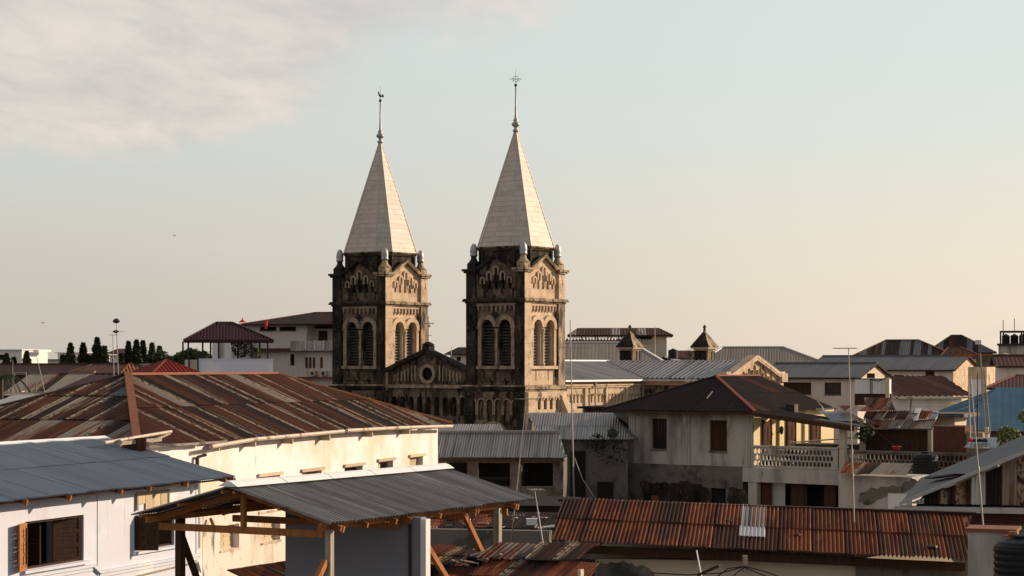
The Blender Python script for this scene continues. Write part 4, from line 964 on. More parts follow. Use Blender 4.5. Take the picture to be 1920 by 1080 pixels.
# ================================================================== metal roofed house in the centre, pillared front
f = Fr(825, 92, -4)
t = thing('pillared_house', 'low pillared house with silvery corrugated roof in front of the cathedral', 'house', f.loc, -4)
a = f.p(822, 858); b = f.p(1062, 861); yr_ = 2.6
c = f.p(1048, 809, yr_); d = f.p(824, 813, yr_)
zz = (a.z + b.z) / 2; zt = (c.z + d.z) / 2
roof(t, [(a.x, 0, zz), (b.x, 0, zz), (c.x, yr_, zt), (d.x, yr_, zt)], m_galv, w=.9, rows=3, pitch=.13, amp=.032, seed=41, seg=4)
roof(t, [(c.x, 5.4, zz), (d.x, 5.4, zz), (d.x, yr_, zt), (c.x, yr_, zt)], m_galv, w=.9, rows=4, pitch=.11, amp=.016, seed=42, seg=2)
cap(t, [(d.x, yr_, zt + .05), (c.x, yr_, zt + .05)], .3, m_galv)
mb = MB(); mb.box(a.x, b.x - .1, .02, .08, zz - .14, zz - .02); mb.make('eave_board', m_wooddark, t)
hs = []
yw = .7
for pa, pb in ((828, 876), (884, 956), (978, 1037)):
    p0 = f.p(pa, 868, yw); p1 = f.p(pb, 912, yw); hs.append((p0.x, p1.x, p1.z, p0.z))
mb = MB(); xa_, xb_ = f.X(815, yw), f.X(1056, yw)
gridface(mb, lambda s, z, d: (s, yw + d, z), xa_, xb_, 6, zz - .05, hs, .35); mb.box(xa_, xb_, yw + 3, 5, 6, zz - .05)
mb.quad((xb_, yw, 6), (xb_, 3.7, 6), (xb_, 3.7, zz), (xb_, yw, zz))
mb.make('wall', m_conc, t)
for h in hs:
    mb = MB(); mb.box(h[0] + .05, h[1] - .05, yw + 1.2, yw + 1.25, h[2] - .2, h[3]); mb.make('dark_room', m_dark, t)
for px_ in (957, 1037, 878):
    xx = f.X(px_, yw); mb = MB(); mb.box(xx, xx + .48, yw - .1, yw - .003, hs[0][2] - .3, zz - .1); mb.make('pillar', m_conc, t)
p0 = f.p(975, 915, yw); p1 = f.p(1054, 938, yw)
mb = MB(); mb.box(p0.x, p1.x, yw - .06, yw - .004, p1.z, p0.z); mb.make('parapet', m_conc, t)
mb = MB()
for i in range(12): mb.box(hs[1][0] + .12 + i * .13, hs[1][0] + .15 + i * .13, yw + .30, yw + .33, hs[1][2], hs[1][2] + .35)
mb.box(hs[1][0], hs[1][1], yw + .29, yw + .34, hs[1][2] + .35, hs[1][2] + .40); mb.make('railing', m_iron, t)
# sheet roof between that house and the cathedral, left piece
f2 = Fr(825, 100, -4)
t = thing('lean_to_roof', 'narrow corrugated lean-to roof strip behind the pillared house', 'roof', f2.loc, -4)
a = f2.p(820, 811); b = f2.p(1000, 810); c = f2.p(938, 797, 1.6); d = f2.p(822, 797, 1.6)
roof(t, [(a.x, 0, a.z), (f2.X(945), 0, a.z), (c.x, 1.6, c.z), (d.x, 1.6, c.z)], m_galv, w=.9, rows=3, pitch=.13, amp=.03, seed=44)
mb = MB(); mb.box(a.x, f2.X(990), .1, 3, 6, a.z - .02); mb.make('wall', m_conc, t)
# second corrugated roof in front of the nave
f = Fr(1018, 104, -4)
t = thing('corrugated_roof_building', 'building with pale ribbed corrugated roof directly below the right tower', 'building', f.loc, -4)
a = f.p(1016, 824); b = f.p(1184, 826); yr_ = 4.2; c = f.p(1150, 777, yr_); d = f.p(987, 774, yr_)
zz = (a.z + b.z) / 2; zt = (c.z + d.z) / 2
roof(t, [(a.x, 0, zz), (b.x, 0, zz), (c.x, yr_, zt), (d.x, yr_, zt)], m_galv, w=.9, rows=2.6, pitch=.13, amp=.032, seed=46, seg=4)
roof(t, [(b.x, 0, zz), (b.x + .6, 4.2, zz), (c.x, yr_, zt)], m_galv, w=.9, rows=2.6, pitch=.13, amp=.03, seed=47, seg=4)
mb = MB(); mb.box(a.x - .1, b.x - .2, .5, 8, 5, zz - .05); mb.make('wall', m_conc, t)
mb = MB(); mb.prism([(d.x + .15, .4, zz - .05), (d.x + .15, 8, zz - .05), (d.x + .15, yr_, zt - .05)], (.2, 0, 0)); mb.make('gable', m_conc, t)
hx = [f.X(p, .5) for p in (1070, 1098, 1120, 1150)]
mb = MB(); mb.box(hx[0], hx[1], .38, .49, zz - 3.6, zz - .6); mb.box(hx[2], hx[3], .38, .49, zz - 5, zz - 2.2); mb.make('dark_doorway', m_dark, t)
mb = MB(); mb.box(a.x - .2, b.x + .5, -.6, -.2, 5, zz - 3.1); mb.make('yard_wall', m_conc, t)

# plants growing on the old walls there
def bush(px_, py_, D, r, n, label, mt=m_leaf2, grp=None, tall=1.0, seed=0):
    rng = random.Random(seed + int(px_)); o = P(px_, py_, D); t = thing('bush', label, 'bush', o, 0, grp)
    mb = MB()
    for _ in range(5):
        a = rng.uniform(0, 6.28); mb.tube((0, 0, 0), (r * .6 * math.cos(a), r * .5 * math.sin(a), r * tall * rng.uniform(.6, 1.5)), .02, .008, 5)
    mb.make('stem', m_trunk, t)
    mb = MB(); crown(mb, 0, 0, .1, 2 * r * tall, r, n, rng, 'ball', .12); mb.make('leaves', mt, t)
    return t
bush(1118, 850, 103.6, .5, 60, 'wild fig sprouting from the dark wall right of the tall mast', mt=m_weed, seed=1)
bush(1146, 876, 103.6, .8, 90, 'shaggy weeds on the dark wall left of the grey house corner', mt=m_weed, tall=.9, seed=2)
bush(1148, 824, 103.8, .28, 90, 'small spiky plant on the edge of the pale corrugated roof', seed=3)
# ================================================================== grey two storey house with verandah (right centre)
f = Fr(1180, 106, -36)
t = thing('verandah_house', 'grey stained two-storey house with dark hipped roof and yellow verandah', 'house', f.loc, -36)
xc = f.X(1411); ztop = f.Z(768, 0); zst = f.Z(868, 0); Wd = 9.0
h1 = (f.X(1222), f.X(1250), f.Z(842, f.X(1236)), f.Z(785, f.X(1236)), 'bars'); h2 = (f.X(1330), f.X(1363), f.Z(846, f.X(1346)), f.Z(788, f.X(1346)), 'shutdark')
xr_end = f.X(1588)                       # verandah edge
# upper walls; the sunny side wall carries the doors
ys = lambda p: f.Y(p, xc)
door = lambda a, b, top, kind: (ys(a), ys(b), zst + .12, f.Z(top, xc, ys(a)), kind)
mb = MB()
side = [(1.0, 1.75), (3.6, 4.4), (6.3, 7.2)]
walls(t, 0, xc, 0, Wd, zst, ztop + .1, m_greyst, f=[h1, h2], rev=.22)
mb = MB()
gridface(mb, lambda s, z, d: (xc + .03 - d, s, z), .02, Wd, zst + .02, ztop - .0, [(a, b, zst + .1, zst + 2.3) for a, b in side], .03)
mb.make('yellow_wall', m_yellow, t)
for a, b in side:
    mb = MB(); mb.box(xc + .032, xc + .10, a, b, zst + .1, zst + 2.3); d_ = mb.make('door', m_brownshut, t)
    for zz in (.3, 1.2):
        for s in (0, 1):
            w_ = (b - a) / 2; mb = MB(); mb.box(xc + .10, xc + .125, a + .06 + s * w_, a + w_ - .06 + s * w_, zst + .1 + zz, zst + .1 + zz + .75); mb.make('door_panel', m_brownshut, d_)
    mb = MB(); mb.box(xc + .032, xc + .14, a - .09, a - .003, zst + .1, zst + 2.38); mb.box(xc + .032, xc + .14, b + .003, b + .09, zst + .1, zst + 2.38); mb.make('door_frame', m_wooddark, d_)
for y_ in (2.6, 5.4):
    mb = MB(); mb.box(xc + .032, xc + .16, y_, y_ + .22, zst, ztop - .05); mb.make('pilaster', m_yellow, t)
mb = MB(); mb.tube((xc + .15, 2.35, zst + 1.7), (xc + .35, 2.35, zst + 1.8), .03); mb.lathe([(.03, .25), (.12, .15), (.10, -.1), (.03, -.2)], (xc + .4, 2.35, zst + 1.8), 8); mb.make('wall_lamp', m_iron, t)
# pilasters and string course
for p_ in (1180, 1282, 1400):
    xx = f.X(p_) + .02
    mb = MB()
    for i in range(3): mb.box(xx + i * .13, xx + i * .13 + .10, -.09, -.003, zst - .05, ztop - .25)
    mb.box(xx - .03, xx + .42, -.13, -.003, ztop - .25, ztop - .02); mb.box(xx - .02, xx + .4, -.05, -.002, zst - .05, ztop - .25)
    mb.make('pilaster', m_greyst, t)
mb = MB(); mb.box(-.15, xc + .05, -.10, -.003, zst - .12, zst + .0); mb.make('string_course', m_conc, t)
# lower storey
low = [(f.X(1330, -.1), f.X(1361, -.1), f.Z(948, 3), f.Z(912, 3))]
mb = MB(); gridface(mb, lambda s, z, d: (s, -.1 + d, z), -.2, xc - .5, 7, zst - .12, [(*low[0],)], .3); mb.box(-.2, xc - .5, .3, Wd, 7, zst - .14)
mb.make('lower_wall', m_conc, t)
mb = MB(); mb.box(low[0][0], low[0][1], .15, .2, low[0][2], low[0][3]); mb.make('dark_opening', m_dark, t)
# fallen render outline: rougher dark patch, a few centimetres lower than the wall face
pts = [(1200, 903), (1238, 906), (1262, 905), (1290, 901), (1305, 908), (1326, 914), (1331, 925), (1331, 950), (1212, 950), (1208, 930)]
poly = [f.p(a, b, -.1) for a, b in ragged(pts, 6, 3, 4)]; mb = MB(); mb.prism([Vector((q.x, -.135, q.z)) for q in poly], (0, .03, 0)); mb.make('fallen_render_patch', m_black, t)
pts = [(1366, 914), (1385, 917), (1400, 918), (1404, 950), (1366, 950)]
poly = [f.p(a, b, -.1) for a, b in ragged(pts, 6, 3, 4)]; mb = MB(); mb.prism([Vector((q.x, -.135, q.z)) for q in poly], (0, .03, 0)); mb.make('fallen_render_patch', m_black, t)
mb = MB(); q = f.p(1222, 929, -.16); q2 = f.p(1236, 948, -.16); mb.box(q.x, q2.x, -.2, -.14, q2.z, q.z); mb.make('brick_patch', m_rustcap, t)
# verandah: floor beam, balustrade with hexagon blocks, column
zf = f.Z(882, xc); zrail = f.Z(840, xc)
mb = MB(); mb.box(xc - .5, xr_end, -.15, 3.0, zst - .75, zst - .02); mb.make('floor_beam', m_greyst, t)
mb = MB(); mb.box(xc - .5, xr_end, 3.0, Wd, zst - .4, zst - .02); mb.make('floor_slab', m_conc, t)
def balustrade(par, x0, x1, y, z0, z1, mt, solid=()):
    hh = z1 - z0 - .22; r3 = hh / 3; cw = .21; n = int((x1 - x0 - .2) / cw); holes = []
    for r in range(3):
        for i in range(n):
            cx = x0 + .16 + cw * (i + (.5 if r % 2 else 0)) ; cz = z0 + .08 + r3 * (r + .5)
            if cx + .12 > x1 - .05 or any(a < cx < b and r in rr for a, b, rr in solid): continue
            hx_, hz = cw * .40, r3 * .44
            holes.append([(cx - hx_, cz - hz * .5), (cx - hx_ * .5, cz - hz), (cx + hx_ * .5, cz - hz), (cx + hx_, cz - hz * .5), (cx + hx_, cz + hz * .5), (cx + hx_ * .5, cz + hz), (cx - hx_ * .5, cz + hz), (cx - hx_, cz + hz * .5)])
    mb = MB(); mb.plate(rect(x0, x1, z0, z1 - .09), holes, y, .10)
    bb = [(a, b) for a, b in ()]
    b_ = mb.make('balustrade', mt, par)
    mb = MB(); mb.box(x0 - .02, x1 + .02, y - .05, y + .15, z1 - .09, z1); mb.make('handrail', mt, par)
    return b_
balustrade(t, xc + .05, f.X(1573), -.10, zst + .0, zst + 1.12, m_greyst, solid=[(xc + .9, xc + 1.35, (2,))])
zc_top = f.Z(800, f.X(1585))
mb = MB(); xx = f.X(1575); mb.box(xx, xx + .34, -.16, .18, 8, zst); mb.box(xx + .02, xx + .32, -.14, .16, zst, zc_top); mb.box(xx - .04, xx + .38, -.2, .22, zst + 1.1, zst + 1.2); mb.make('verandah_column', m_cream, t)
mb = MB(); xx2 = f.X(1593, .3); mb.box(xx2, xx2 + .22, 1.4, 1.65, zst, zc_top + .3); mb.make('verandah_column', m_cream, t)
mb = MB(); mb.box(xr_end - .14, xr_end, .2, Wd, zst, zst + .75); mb.make('side_parapet', m_yellow, t)
mb = MB(); mb.bar((xc + 1.5, 1.2, zst + 1.25), (xr_end - .5, 2.6, zst + 1.55), .8, .05); mb.make('leaning_board', m_palewood, t)
# shopfront-like shuttered openings underneath
xs0 = f.X(1421); xs1 = f.X(1566); zl = f.Z(898, xs0)
mb = MB(); mb.box(xs0, xs1, 1.3, 1.4, 7, zl); mb.make('dark_room', m_dark, t)
for (a, b, mt) in ((1423, 1443, m_brownshut), (1478, 1510, m_wooddark), (1541, 1564, m_wooddark)):
    mb = MB(); mb.box(f.X(a), f.X(b) - .04, .25, .31, 7, zl - .03); s_ = mb.make('shutter', mt, t)
    mb = MB(); mb.box(f.X(a) + .12, f.X(b) - .16, .22, .249, zl - 1.6, zl - .2); mb.make('shutter_panel', mt, s_)
roof(t, [(f.X(1445, .4), .4, 9), (f.X(1472, .4), .4, 9), (f.X(1472, .4), .42, zl - .1), (f.X(1445, .4), .42, zl - .1)], m_galvbright, w=.9, rows=9, pitch=.11, amp=.02, name='metal_grille', seed=3)
mb = MB(); mb.box(f.X(1405), f.X(1421) , -.12, .3, 7, zst - .75); mb.make('lower_pillar', m_greyst, t)
mb = MB(); mb.box(xs0, xs1, .2, .34, zl - .0, zl + .1); mb.box(xs0, xs1, .24, .30, zl - 1.55, zl - 1.5); mb.make('lintel', m_wooddark, t)
# the roof: hip over the house, running down over the verandah
ap = f.p(1342, 706, 3.6)
eA = (f.X(1128, -.7), -.7, ztop - .02); eB = (xc + .55, -.7, ztop - .02)
zr_low = f.Z(801, f.X(1600, -.7), -.7); eC = (f.X(1602, -.7), -.7, zr_low)
back = 8.4
kw = dict(w=.9, rows=3.2, pitch=.18, amp=.014, seg=3)
roof(t, [eA, eB, (ap.x, ap.y, ap.z)], m_rustdark, seed=51, **kw)
e1 = Vector(eB); ap_ = Vector(ap)
k1 = (ap.z - eB[2]) / (eB[0] - ap.x)
apb = Vector((ap.x, back, ap.z))
roof(t, [eB, (eB[0], back, eB[2]), apb, ap], m_rustdark, seed=52, alt=[m_brownroof], palt=.06, **kw)
vb = 2.6
roof(t, [eC, (eC[0], vb, eC[2]), (eB[0], vb, eB[2] - .03), (eB[0], eB[1], eB[2] - .03)], m_rustdark, seed=53, alt=[m_brownroof, m_galvnew], palt=.35, **kw)
roof(t, [(eA[0], back, eA[2]), eA, ap, apb], m_rustdark, seed=54, **kw)
cap(t, [Vector(eB) + Vector((0, 0, .05)), ap + Vector((0, 0, .07))], .16, m_redcap, 'hip_cap', .07)
cap(t, [ap + Vector((0, 0, .06)), apb + Vector((0, 0, .06))], .2, m_redcap)
cap(t, [Vector(eA) + Vector((0, 0, .04)), ap + Vector((0, 0, .04))], .16, m_rustdark, 'hip_cap', .06)
mb = MB(); mb.bar(Vector(eA) - Vector((0, 0, .08)), Vector(eB) - Vector((0, 0, .08)), .05, .12); mb.bar(Vector(eB) - Vector((0, 0, .1)), Vector(eC) - Vector((0, 0, .1)), .06, .22); mb.make('fascia', m_wooddark, t)
mb = MB(); mb.quad((eA[0], -.6, ztop - .15), (xc, -.6, ztop - .15), (xc, back, ztop - .15), (eA[0], back, ztop - .15)); mb.make('soffit', m_wooddark, t)
mb = MB(); s_ = f.p(1325, 754, .1); mb.bar(s_ + Vector((0, 0, .2)), f.p(1336, 741, .6) + Vector((0, 0, .2)), .06, .03); mb.make('loose_batten', m_woodgrey, t)
mb = MB(); q = Vector((ap.x + (eB[0] - ap.x) * .95, 3.0, eB[2] + .25)); mb.box(q.x, q.x + .5, q.y, q.y + .4, q.z - .5, q.z + .10); mb.make('roof_vent', m_iron, t)
# dark lean-to left of it
f3 = Fr(1085, 112, -20)
t = thing('dark_lean_to', 'blackened flat lean-to roof left of the grey house below the nave', 'roof', f3.loc, -20)
a = f3.p(1082, 762); mb = MB(); mb.box(a.x, f3.X(1190), 0, 4, a.z - .12, a.z); mb.make('slab', m_black, t)
mb = MB(); mb.box(a.x + .3, f3.X(1190), .3, 4, 6, a.z - .13); mb.make('wall', m_conc, t)

# ================================================================== terrace and sheds right of the verandah
f = Fr(1590, 97, -30)
t = thing('terrace_house', 'low concrete terrace with hexagon block balustrade behind the black tank', 'terrace', f.loc, -30)
zt = f.Z(844, 0); xe = f.X(1835)
balustrade(t, 0, xe, 0, zt - 1.1, zt, m_conc)
mb = MB(); mb.box(0, xe, -.05, 8, zt - 1.5, zt - 1.12); mb.make('slab', m_conc, t)
mb = MB(); mb.box(0.1, xe, .2, 7.8, 6, zt - 1.52); mb.make('wall', m_conc, t)
f = Fr(1615, 100, -24)
t = thing('terrace_shed', 'dark shed with ragged rusty and silver sheet roof on the terrace', 'shed', f.loc, -24)
a = f.p(1600, 803); b = f.p(1750, 803); zz = a.z
yr_ = 2.4; zt_ = f.Z(772, f.X(1690, yr_), yr_)
roof(t, [(f.X(1612), 0, zz), (b.x, 0, zz), (f.X(1762, yr_), yr_, zt_), (f.X(1625, yr_), yr_, zt_)], m_rustpale, w=.55, rows=1.3, pitch=.12, amp=.03, seed=61, jit=.05, alt=[m_brownroof, m_rustbrown, m_galvbright, m_rustred], palt=.6, ragged=.15)
mb = MB(); mb.box(f.X(1618), b.x - .1, .25, 3, 9, zz - .05); mb.make('wall', m_wooddark, t)
mb = MB(); mb.box(b.x - .3, b.x - .1, .1, .24, 9, zz - .02); mb.make('door_post', m_woodgrey, t)
for i, (pa, pb, mt) in enumerate((((1712, 800), (1722, 765), m_ridge), ((1715, 790), (1750, 786), m_rustpale), ((1675, 778), (1720, 775), m_iron), ((1728, 770), (1755, 775), m_redcap))):
    q0 = f.p(*pa, 1.0); q1 = f.p(*pb, 1.3); mb = MB(); mb.bar(q0, q1, .35, .04); mb.make('loose_sheet', mt, t)
t = thing('low_rusty_roof', 'jumble of low rusty sheets between the verandah roof and white tanks', 'roof', f.loc, -24)
for i, (p0, p1, p2, p3, y0, y1, mt) in enumerate((((1585, 772), (1640, 776), (1625, 762), (1570, 760), .5, 2.0, m_rustpale), ((1560, 790), (1625, 800), (1590, 775), (1535, 768), -.5, 1.6, m_galv), ((1625, 770), (1680, 772), (1668, 745), (1620, 748), 2, 4, m_rustbrown))):
    a_ = f.p(*p0, y0); b_ = f.p(*p1, y0); c_ = f.p(*p2, y1); d_ = f.p(*p3, y1); za, zb_ = a_.z, (c_.z + d_.z) / 2
    roof(t, [(a_.x, y0, za), (b_.x, y0, za), (c_.x, y1, zb_), (d_.x, y1, zb_)], mt, w=.8, rows=2, pitch=.13, amp=.015, seed=70 + i, alt=[m_rustbrown, m_rustred], palt=.4)
mb = MB(); q = f.p(1560, 775, 2.0); mb.box(q.x - 2, q.x + 4.5, 2.1, 4, 9, q.z - 1.6); mb.make('wall', m_conc, t)
q0 = f.p(1530, 768, 1); q1 = f.p(1563, 766, 1.1); mb = MB(); mb.bar(q0, q1, .12, .1); mb.make('pale_timber', m_gutter, t)

# small rusty porch and old wall under the balustrade
f = Fr(1575, 88, -28)
t = thing('old_wall_building', 'peeling pale wall building with a small rusty porch roof', 'building', f.loc, -28)
a = f.p(1572, 888); b = f.p(1703, 884); zz = a.z; yb_ = 1.8; zt = f.Z(868, f.X(1640, yb_), yb_)
roof(t, [(f.X(1574), 0, zz), (f.X(1700), 0, zz), (f.X(1712, yb_), yb_, zt), (f.X(1585, yb_), yb_, zt)], m_rustpale, w=.8, rows=2, pitch=.12, amp=.016, seed=81, alt=[m_rustbrown, m_rustred], palt=.6, ragged=.08)
mb = MB(); mb.box(f.X(1577, .5), f.X(1600, .5), .5, .7, 6, zz - .05); mb.box(f.X(1600, .5), f.X(1712, .5), .35, 3, 6, zz - .1); mb.make('wall', m_greyst, t)
pts = [(1612, 925), (1640, 915), (1680, 912), (1715, 898), (1722, 903), (1690, 925), (1650, 935), (1620, 946), (1608, 940)]
poly = [f.p(p, q, .35) for p, q in ragged(pts, 6, 4, 3)]; mb = MB(); mb.prism([Vector((q.x, .32, q.z)) for q in poly], (0, .028, 0)); mb.make('peeled_patch', m_conc, t)
q0 = f.p(1665, 925, .3); q1 = f.p(1700, 960, .3); mb = MB(); mb.box(q0.x, q1.x, .29, .348, q1.z, q0.z); mb.make('fresh_plaster', m_whitebox, t)

# ================================================================== long red rusty roof in the foreground right
f = Fr(1055, 50, -8)
a = f.p(1035, 1016, -2.9)
rs = Vector((0, 0, 0))
t = thing('red_rusty_roof_house', 'long low house with orange-red corrugated roof and one new silver sheet', 'house', f.loc, -8)
zt = f.Z(940, 0); x1t = f.X(1822); yb_ = -3.1; x0b = f.X(1034, yb_); x1b = f.X(1812, yb_); zb_ = f.Z(1016, x0b, yb_)
zt1 = f.Z(965, x1t); zb1 = f.Z(1052, x1b, yb_)
sh = roof(t, [(x0b, yb_, zb_), (x1b, yb_, zb1), (x1t, 0, zt1), (0, 0, zt)], m_rustred, w=.74, rows=1.7, pitch=.098, amp=.034, seed=91, jit=.02, alt=[m_rustred, m_brownroof], palt=.25, ragged=.06)
roof(t, [(x1t, 3, zb1), (0, 3, zb_), (0, 0, zt), (x1t, 0, zt1)], m_rustdark, w=.76, rows=4, pitch=.085, amp=.015, seed=92, seg=2)
xs0 = f.X(1385, -1.0); vv = Vector((0, yb_, zb_ - zt)); 
def onroof(px_, py_, lift=.05):
    best = None
    for i in range(200):
        y = yb_ * i / 199; x_ = f.X(px_, y); u_ = x_ / x1t; z = (zt + (zt1 - zt) * u_) * (1 - i / 199) + (zb_ + (zb1 - zb_) * u_) * i / 199; e = abs(f.Z(py_, x_, y) - z)
        if best is None or e < best[0]: best = (e, Vector((x_, y, z + lift)))
    return best[1]
A_, B_, C_, D_ = onroof(1385, 1010), onroof(1432, 1012), onroof(1435, 952), onroof(1391, 950)
B_ = A_ + Vector((.62, 0, .62 * (zb1 - zb_) / (x1b - x0b))); C_ = Vector((A_.x + .62, D_.y, D_.z + .62 * (zb1 - zb_) / (x1b - x0b))); D_ = Vector((A_.x, D_.y, D_.z))
s_ = roof(t, [A_, B_, C_, D_], m_galvbright, w=.62, rows=5, pitch=.085, amp=.015, name='silver_sheet')
s_[0]['label'] = 'new silver corrugated sheet patched into the rusty roof'
for px_, py_, r_ in ((1366, 982, .09), (1495, 1008, .08), (1747, 1030, .14), (1105, 1001, .06)):
    c = onroof(px_, py_, .07); mb = MB(); mb.lathe([(r_, -.02), (r_ * .9, .02), (r_ * .3, .03)], c, 7); mb.make('patch', m_iron, t)
mb = MB(); mb.bar((-.1, .05, zt + .03), (x1t + .1, .05, zt1 + .03), .3, .06); mb.make('ridge_cap', m_rustdark, t)
mb = MB(); mb.bar((x0b, yb_ + .25, zb_ - .16), (x1b, yb_ + .25, zb1 - .16), .06, .2); mb.make('eave_beam', m_wooddark, t)
mb = MB(); xl = f.X(1100, yb_ + .5); mb.box(xl, x1b - .2, yb_ + .6, 2.6, 6, zb1 - .12); mb.make('wall', m_cream, t)
xm = f.X(1605, yb_ + .5); mb = MB(); mb.box(xm, x1b, yb_ + .52, yb_ + .597, 6, zb1 - .2); mb.make('dark_wall_face', m_conc, t)
pts = [(1120, 1052), (1160, 1055), (1200, 1060), (1225, 1075), (1250, 1090), (1120, 1090)]
poly = [f.p(p, q, yb_ + .58) for p, q in ragged(pts, 6, 5, 5)]; mb = MB(); mb.prism([Vector((q.x, yb_ + .56, q.z)) for q in poly], (0, .035, 0)); mb.make('mould_patch', m_conc, t)
# oval emblem painted on the sheet near the ridge
c = onroof(1127, 945, .065); mb = MB(); n = 24; dv = Vector((0, yb_, zb_ - zt)).normalized(); v = []
for rr in (1, .86):
    for i in range(n): v.append(c + Vector((.32 * rr * math.cos(2 * PI * i / n), 0, 0)) + dv * (.17 * (rr - (.05 if rr < 1 else 0)) * math.sin(2 * PI * i / n)))
mb.add(v, [(i, (i + 1) % n, (i + 1) % n + n, i + n) for i in range(n)])
for k_ in (-.14, -.03, .09): mb.add([c + Vector((k_, 0, 0)) - dv * .05, c + Vector((k_ + .02, 0, 0)) - dv * .05, c + Vector((k_ + .05, 0, 0)) + dv * .05, c + Vector((k_ + .03, 0, 0)) + dv * .05], [(0, 1, 2, 3)])
mb.add([c + Vector((-.17, 0, 0)) - dv * .06, c + Vector((.17, 0, 0)) - dv * .06, c + Vector((.17, 0, 0)) - dv * .035, c + Vector((-.17, 0, 0)) - dv * .035], [(0, 1, 2, 3)])
mb.make('painted_emblem', m_redcap, t)
# cables and a bracket on the wall
t = thing('wall_cables', 'bundle of black cables fanning from a bracket on the beige wall', 'cables', P(1397, 1062, 46))
o = P(1397, 1062, 46)
mb = MB(); mb.box(-.05, .05, -.08, .1, -.15, .25); mb.make('bracket', m_woodgrey, t)
for i, pts in enumerate((((1397, 1062), (1350, 1075), (1290, 1078), (1220, 1074)), ((1397, 1062), (1365, 1066), (1340, 1085)), ((1397, 1062), (1430, 1070), (1480, 1088)), ((1397, 1064), (1440, 1082), (1450, 1092)), ((1397, 1063), (1380, 1075), (1368, 1092)))):
    mb = MB(); mb.path([P(a, b, 45.9 - .002 * (a - 1397)) - o for a, b in pts], .014, 5); mb.make('cable', m_iron, t)
t = thing('broken_plank', 'dark broken plank jutting out above the beige wall', 'plank', P(1310, 1078, 45.5)); mb = MB(); mb.bar((0, 0, 0), P(1350, 1060, 45.2) - P(1310, 1078, 45.5), .14, .05); mb.make('board', m_wooddark, t)
t = thing('thin_rod', 'thin white rod leaning at the eave of the red rusty roof', 'rod', P(1318, 1092, 45.3)); mb = MB(); mb.tube((0, 0, 0), P(1306, 1032, 45.8) - P(1318, 1092, 45.3), .014, n=5); mb.make('shaft', m_ridge, t)

for lb, pts, D_ in (('thin black cable drooping from the verandah roof edge to the terrace', [(1632, 800), (1655, 818), (1672, 832), (1690, 842)], 95), ('looped pale cable lying on the dark verandah roof', [(1536, 741), (1532, 752), (1541, 762), (1545, 772)], 101), ('long sagging wire between the tall mast and the pillared house', [(1075, 850), (1050, 862), (1020, 866), (985, 862)], 90)):
    o = P(*pts[0], D_); t = thing('hanging_cable', lb, 'cable', o); mb = MB(); mb.path([P(a, b, D_) - o for a, b in pts], .018, 5); mb.make('wire', m_mast if 'pale' in lb else m_iron, t)

# ================================================================== low jumble left of the red roof
f = Fr(900, 44, -22)
t = thing('patched_rusty_shed_roof', 'sagging shed roof patched with rusty and pale striped sheets beside the canopy post', 'roof', f.loc, -22)
def slab(p0, p1, p2, p3, y0, y1, mt, seed, **kk):
    a_ = f.p(*p0, y0); b_ = f.p(*p1, y0); d_ = f.p(*p3, y1); c_ = f.p(*p2, y1)
    roof(t, [(a_.x, y0, a_.z), (b_.x, y0, a_.z), (c_.x, y1, d_.z), (d_.x, y1, d_.z)], mt, seed=seed, pitch=.09, amp=.015, **kk)
slab((840, 1110), (1075, 1100), (1128, 1045), (918, 1050), -.6, 1.6, m_rustred, 101, w=.8, rows=1.2, alt=[m_rustbrown, m_rustbrown, m_rustpale], palt=.45, jit=.02)
slab((888, 1052), (958, 1050), (1015, 1018), (935, 1022), 1.4, 2.6, m_galvbright, 102, w=.8, rows=3, alt=[m_rustpale], palt=.3, jit=.02, lift=.05)
slab((985, 1052), (1080, 1052), (1126, 1028), (1012, 1020), 1.4, 2.7, m_rustbrown, 103, w=.7, rows=3, alt=[m_rustred, m_rustpale], palt=.5, jit=.02, lift=.04)
slab((795, 1100), (860, 1098), (905, 1060), (840, 1065), -.2, 1.4, m_rustpale, 104, w=.8, rows=3, alt=[m_rustred, m_rustbrown], palt=.5, jit=.03, lift=.03)
slab((780, 1060), (872, 1062), (880, 1020), (790, 1022), 1.6, 3.6, m_rustbrown, 105, w=.8, rows=1, alt=[m_rustred], palt=.3, jit=.02)
a_ = f.p(1092, 1066, .4); mb = MB(); mb.box(a_.x, a_.x + .07, .1, .3, 8, a_.z); mb.make('corner_post', m_cream, t)
mb = MB(); mb.box(f.X(790, 3), f.X(1100, 3), 2.9, 3.6, 8, f.Z(1045, f.X(900, 3), 3)); mb.make('wall', m_black, t)
q = f.p(865, 1050, 1.5); t = thing('rubbish_heap', 'torn pale sheeting and rubbish on the rusty shed roof', 'rubbish', Fr.p and P(868, 1052, 45.5))
rng = random.Random(5)
for i in range(7):
    a_ = Vector((rng.uniform(-.4, .5), rng.uniform(-.2, .2), rng.uniform(0, .15))); mb = MB(); mb.bar(a_, a_ + Vector((rng.uniform(.2, .5), rng.uniform(-.2, .2), rng.uniform(-.12, .15))), .16, .02); mb.make('scrap', rng.choice([m_gutter, m_woodgrey, m_rustcap]), t)
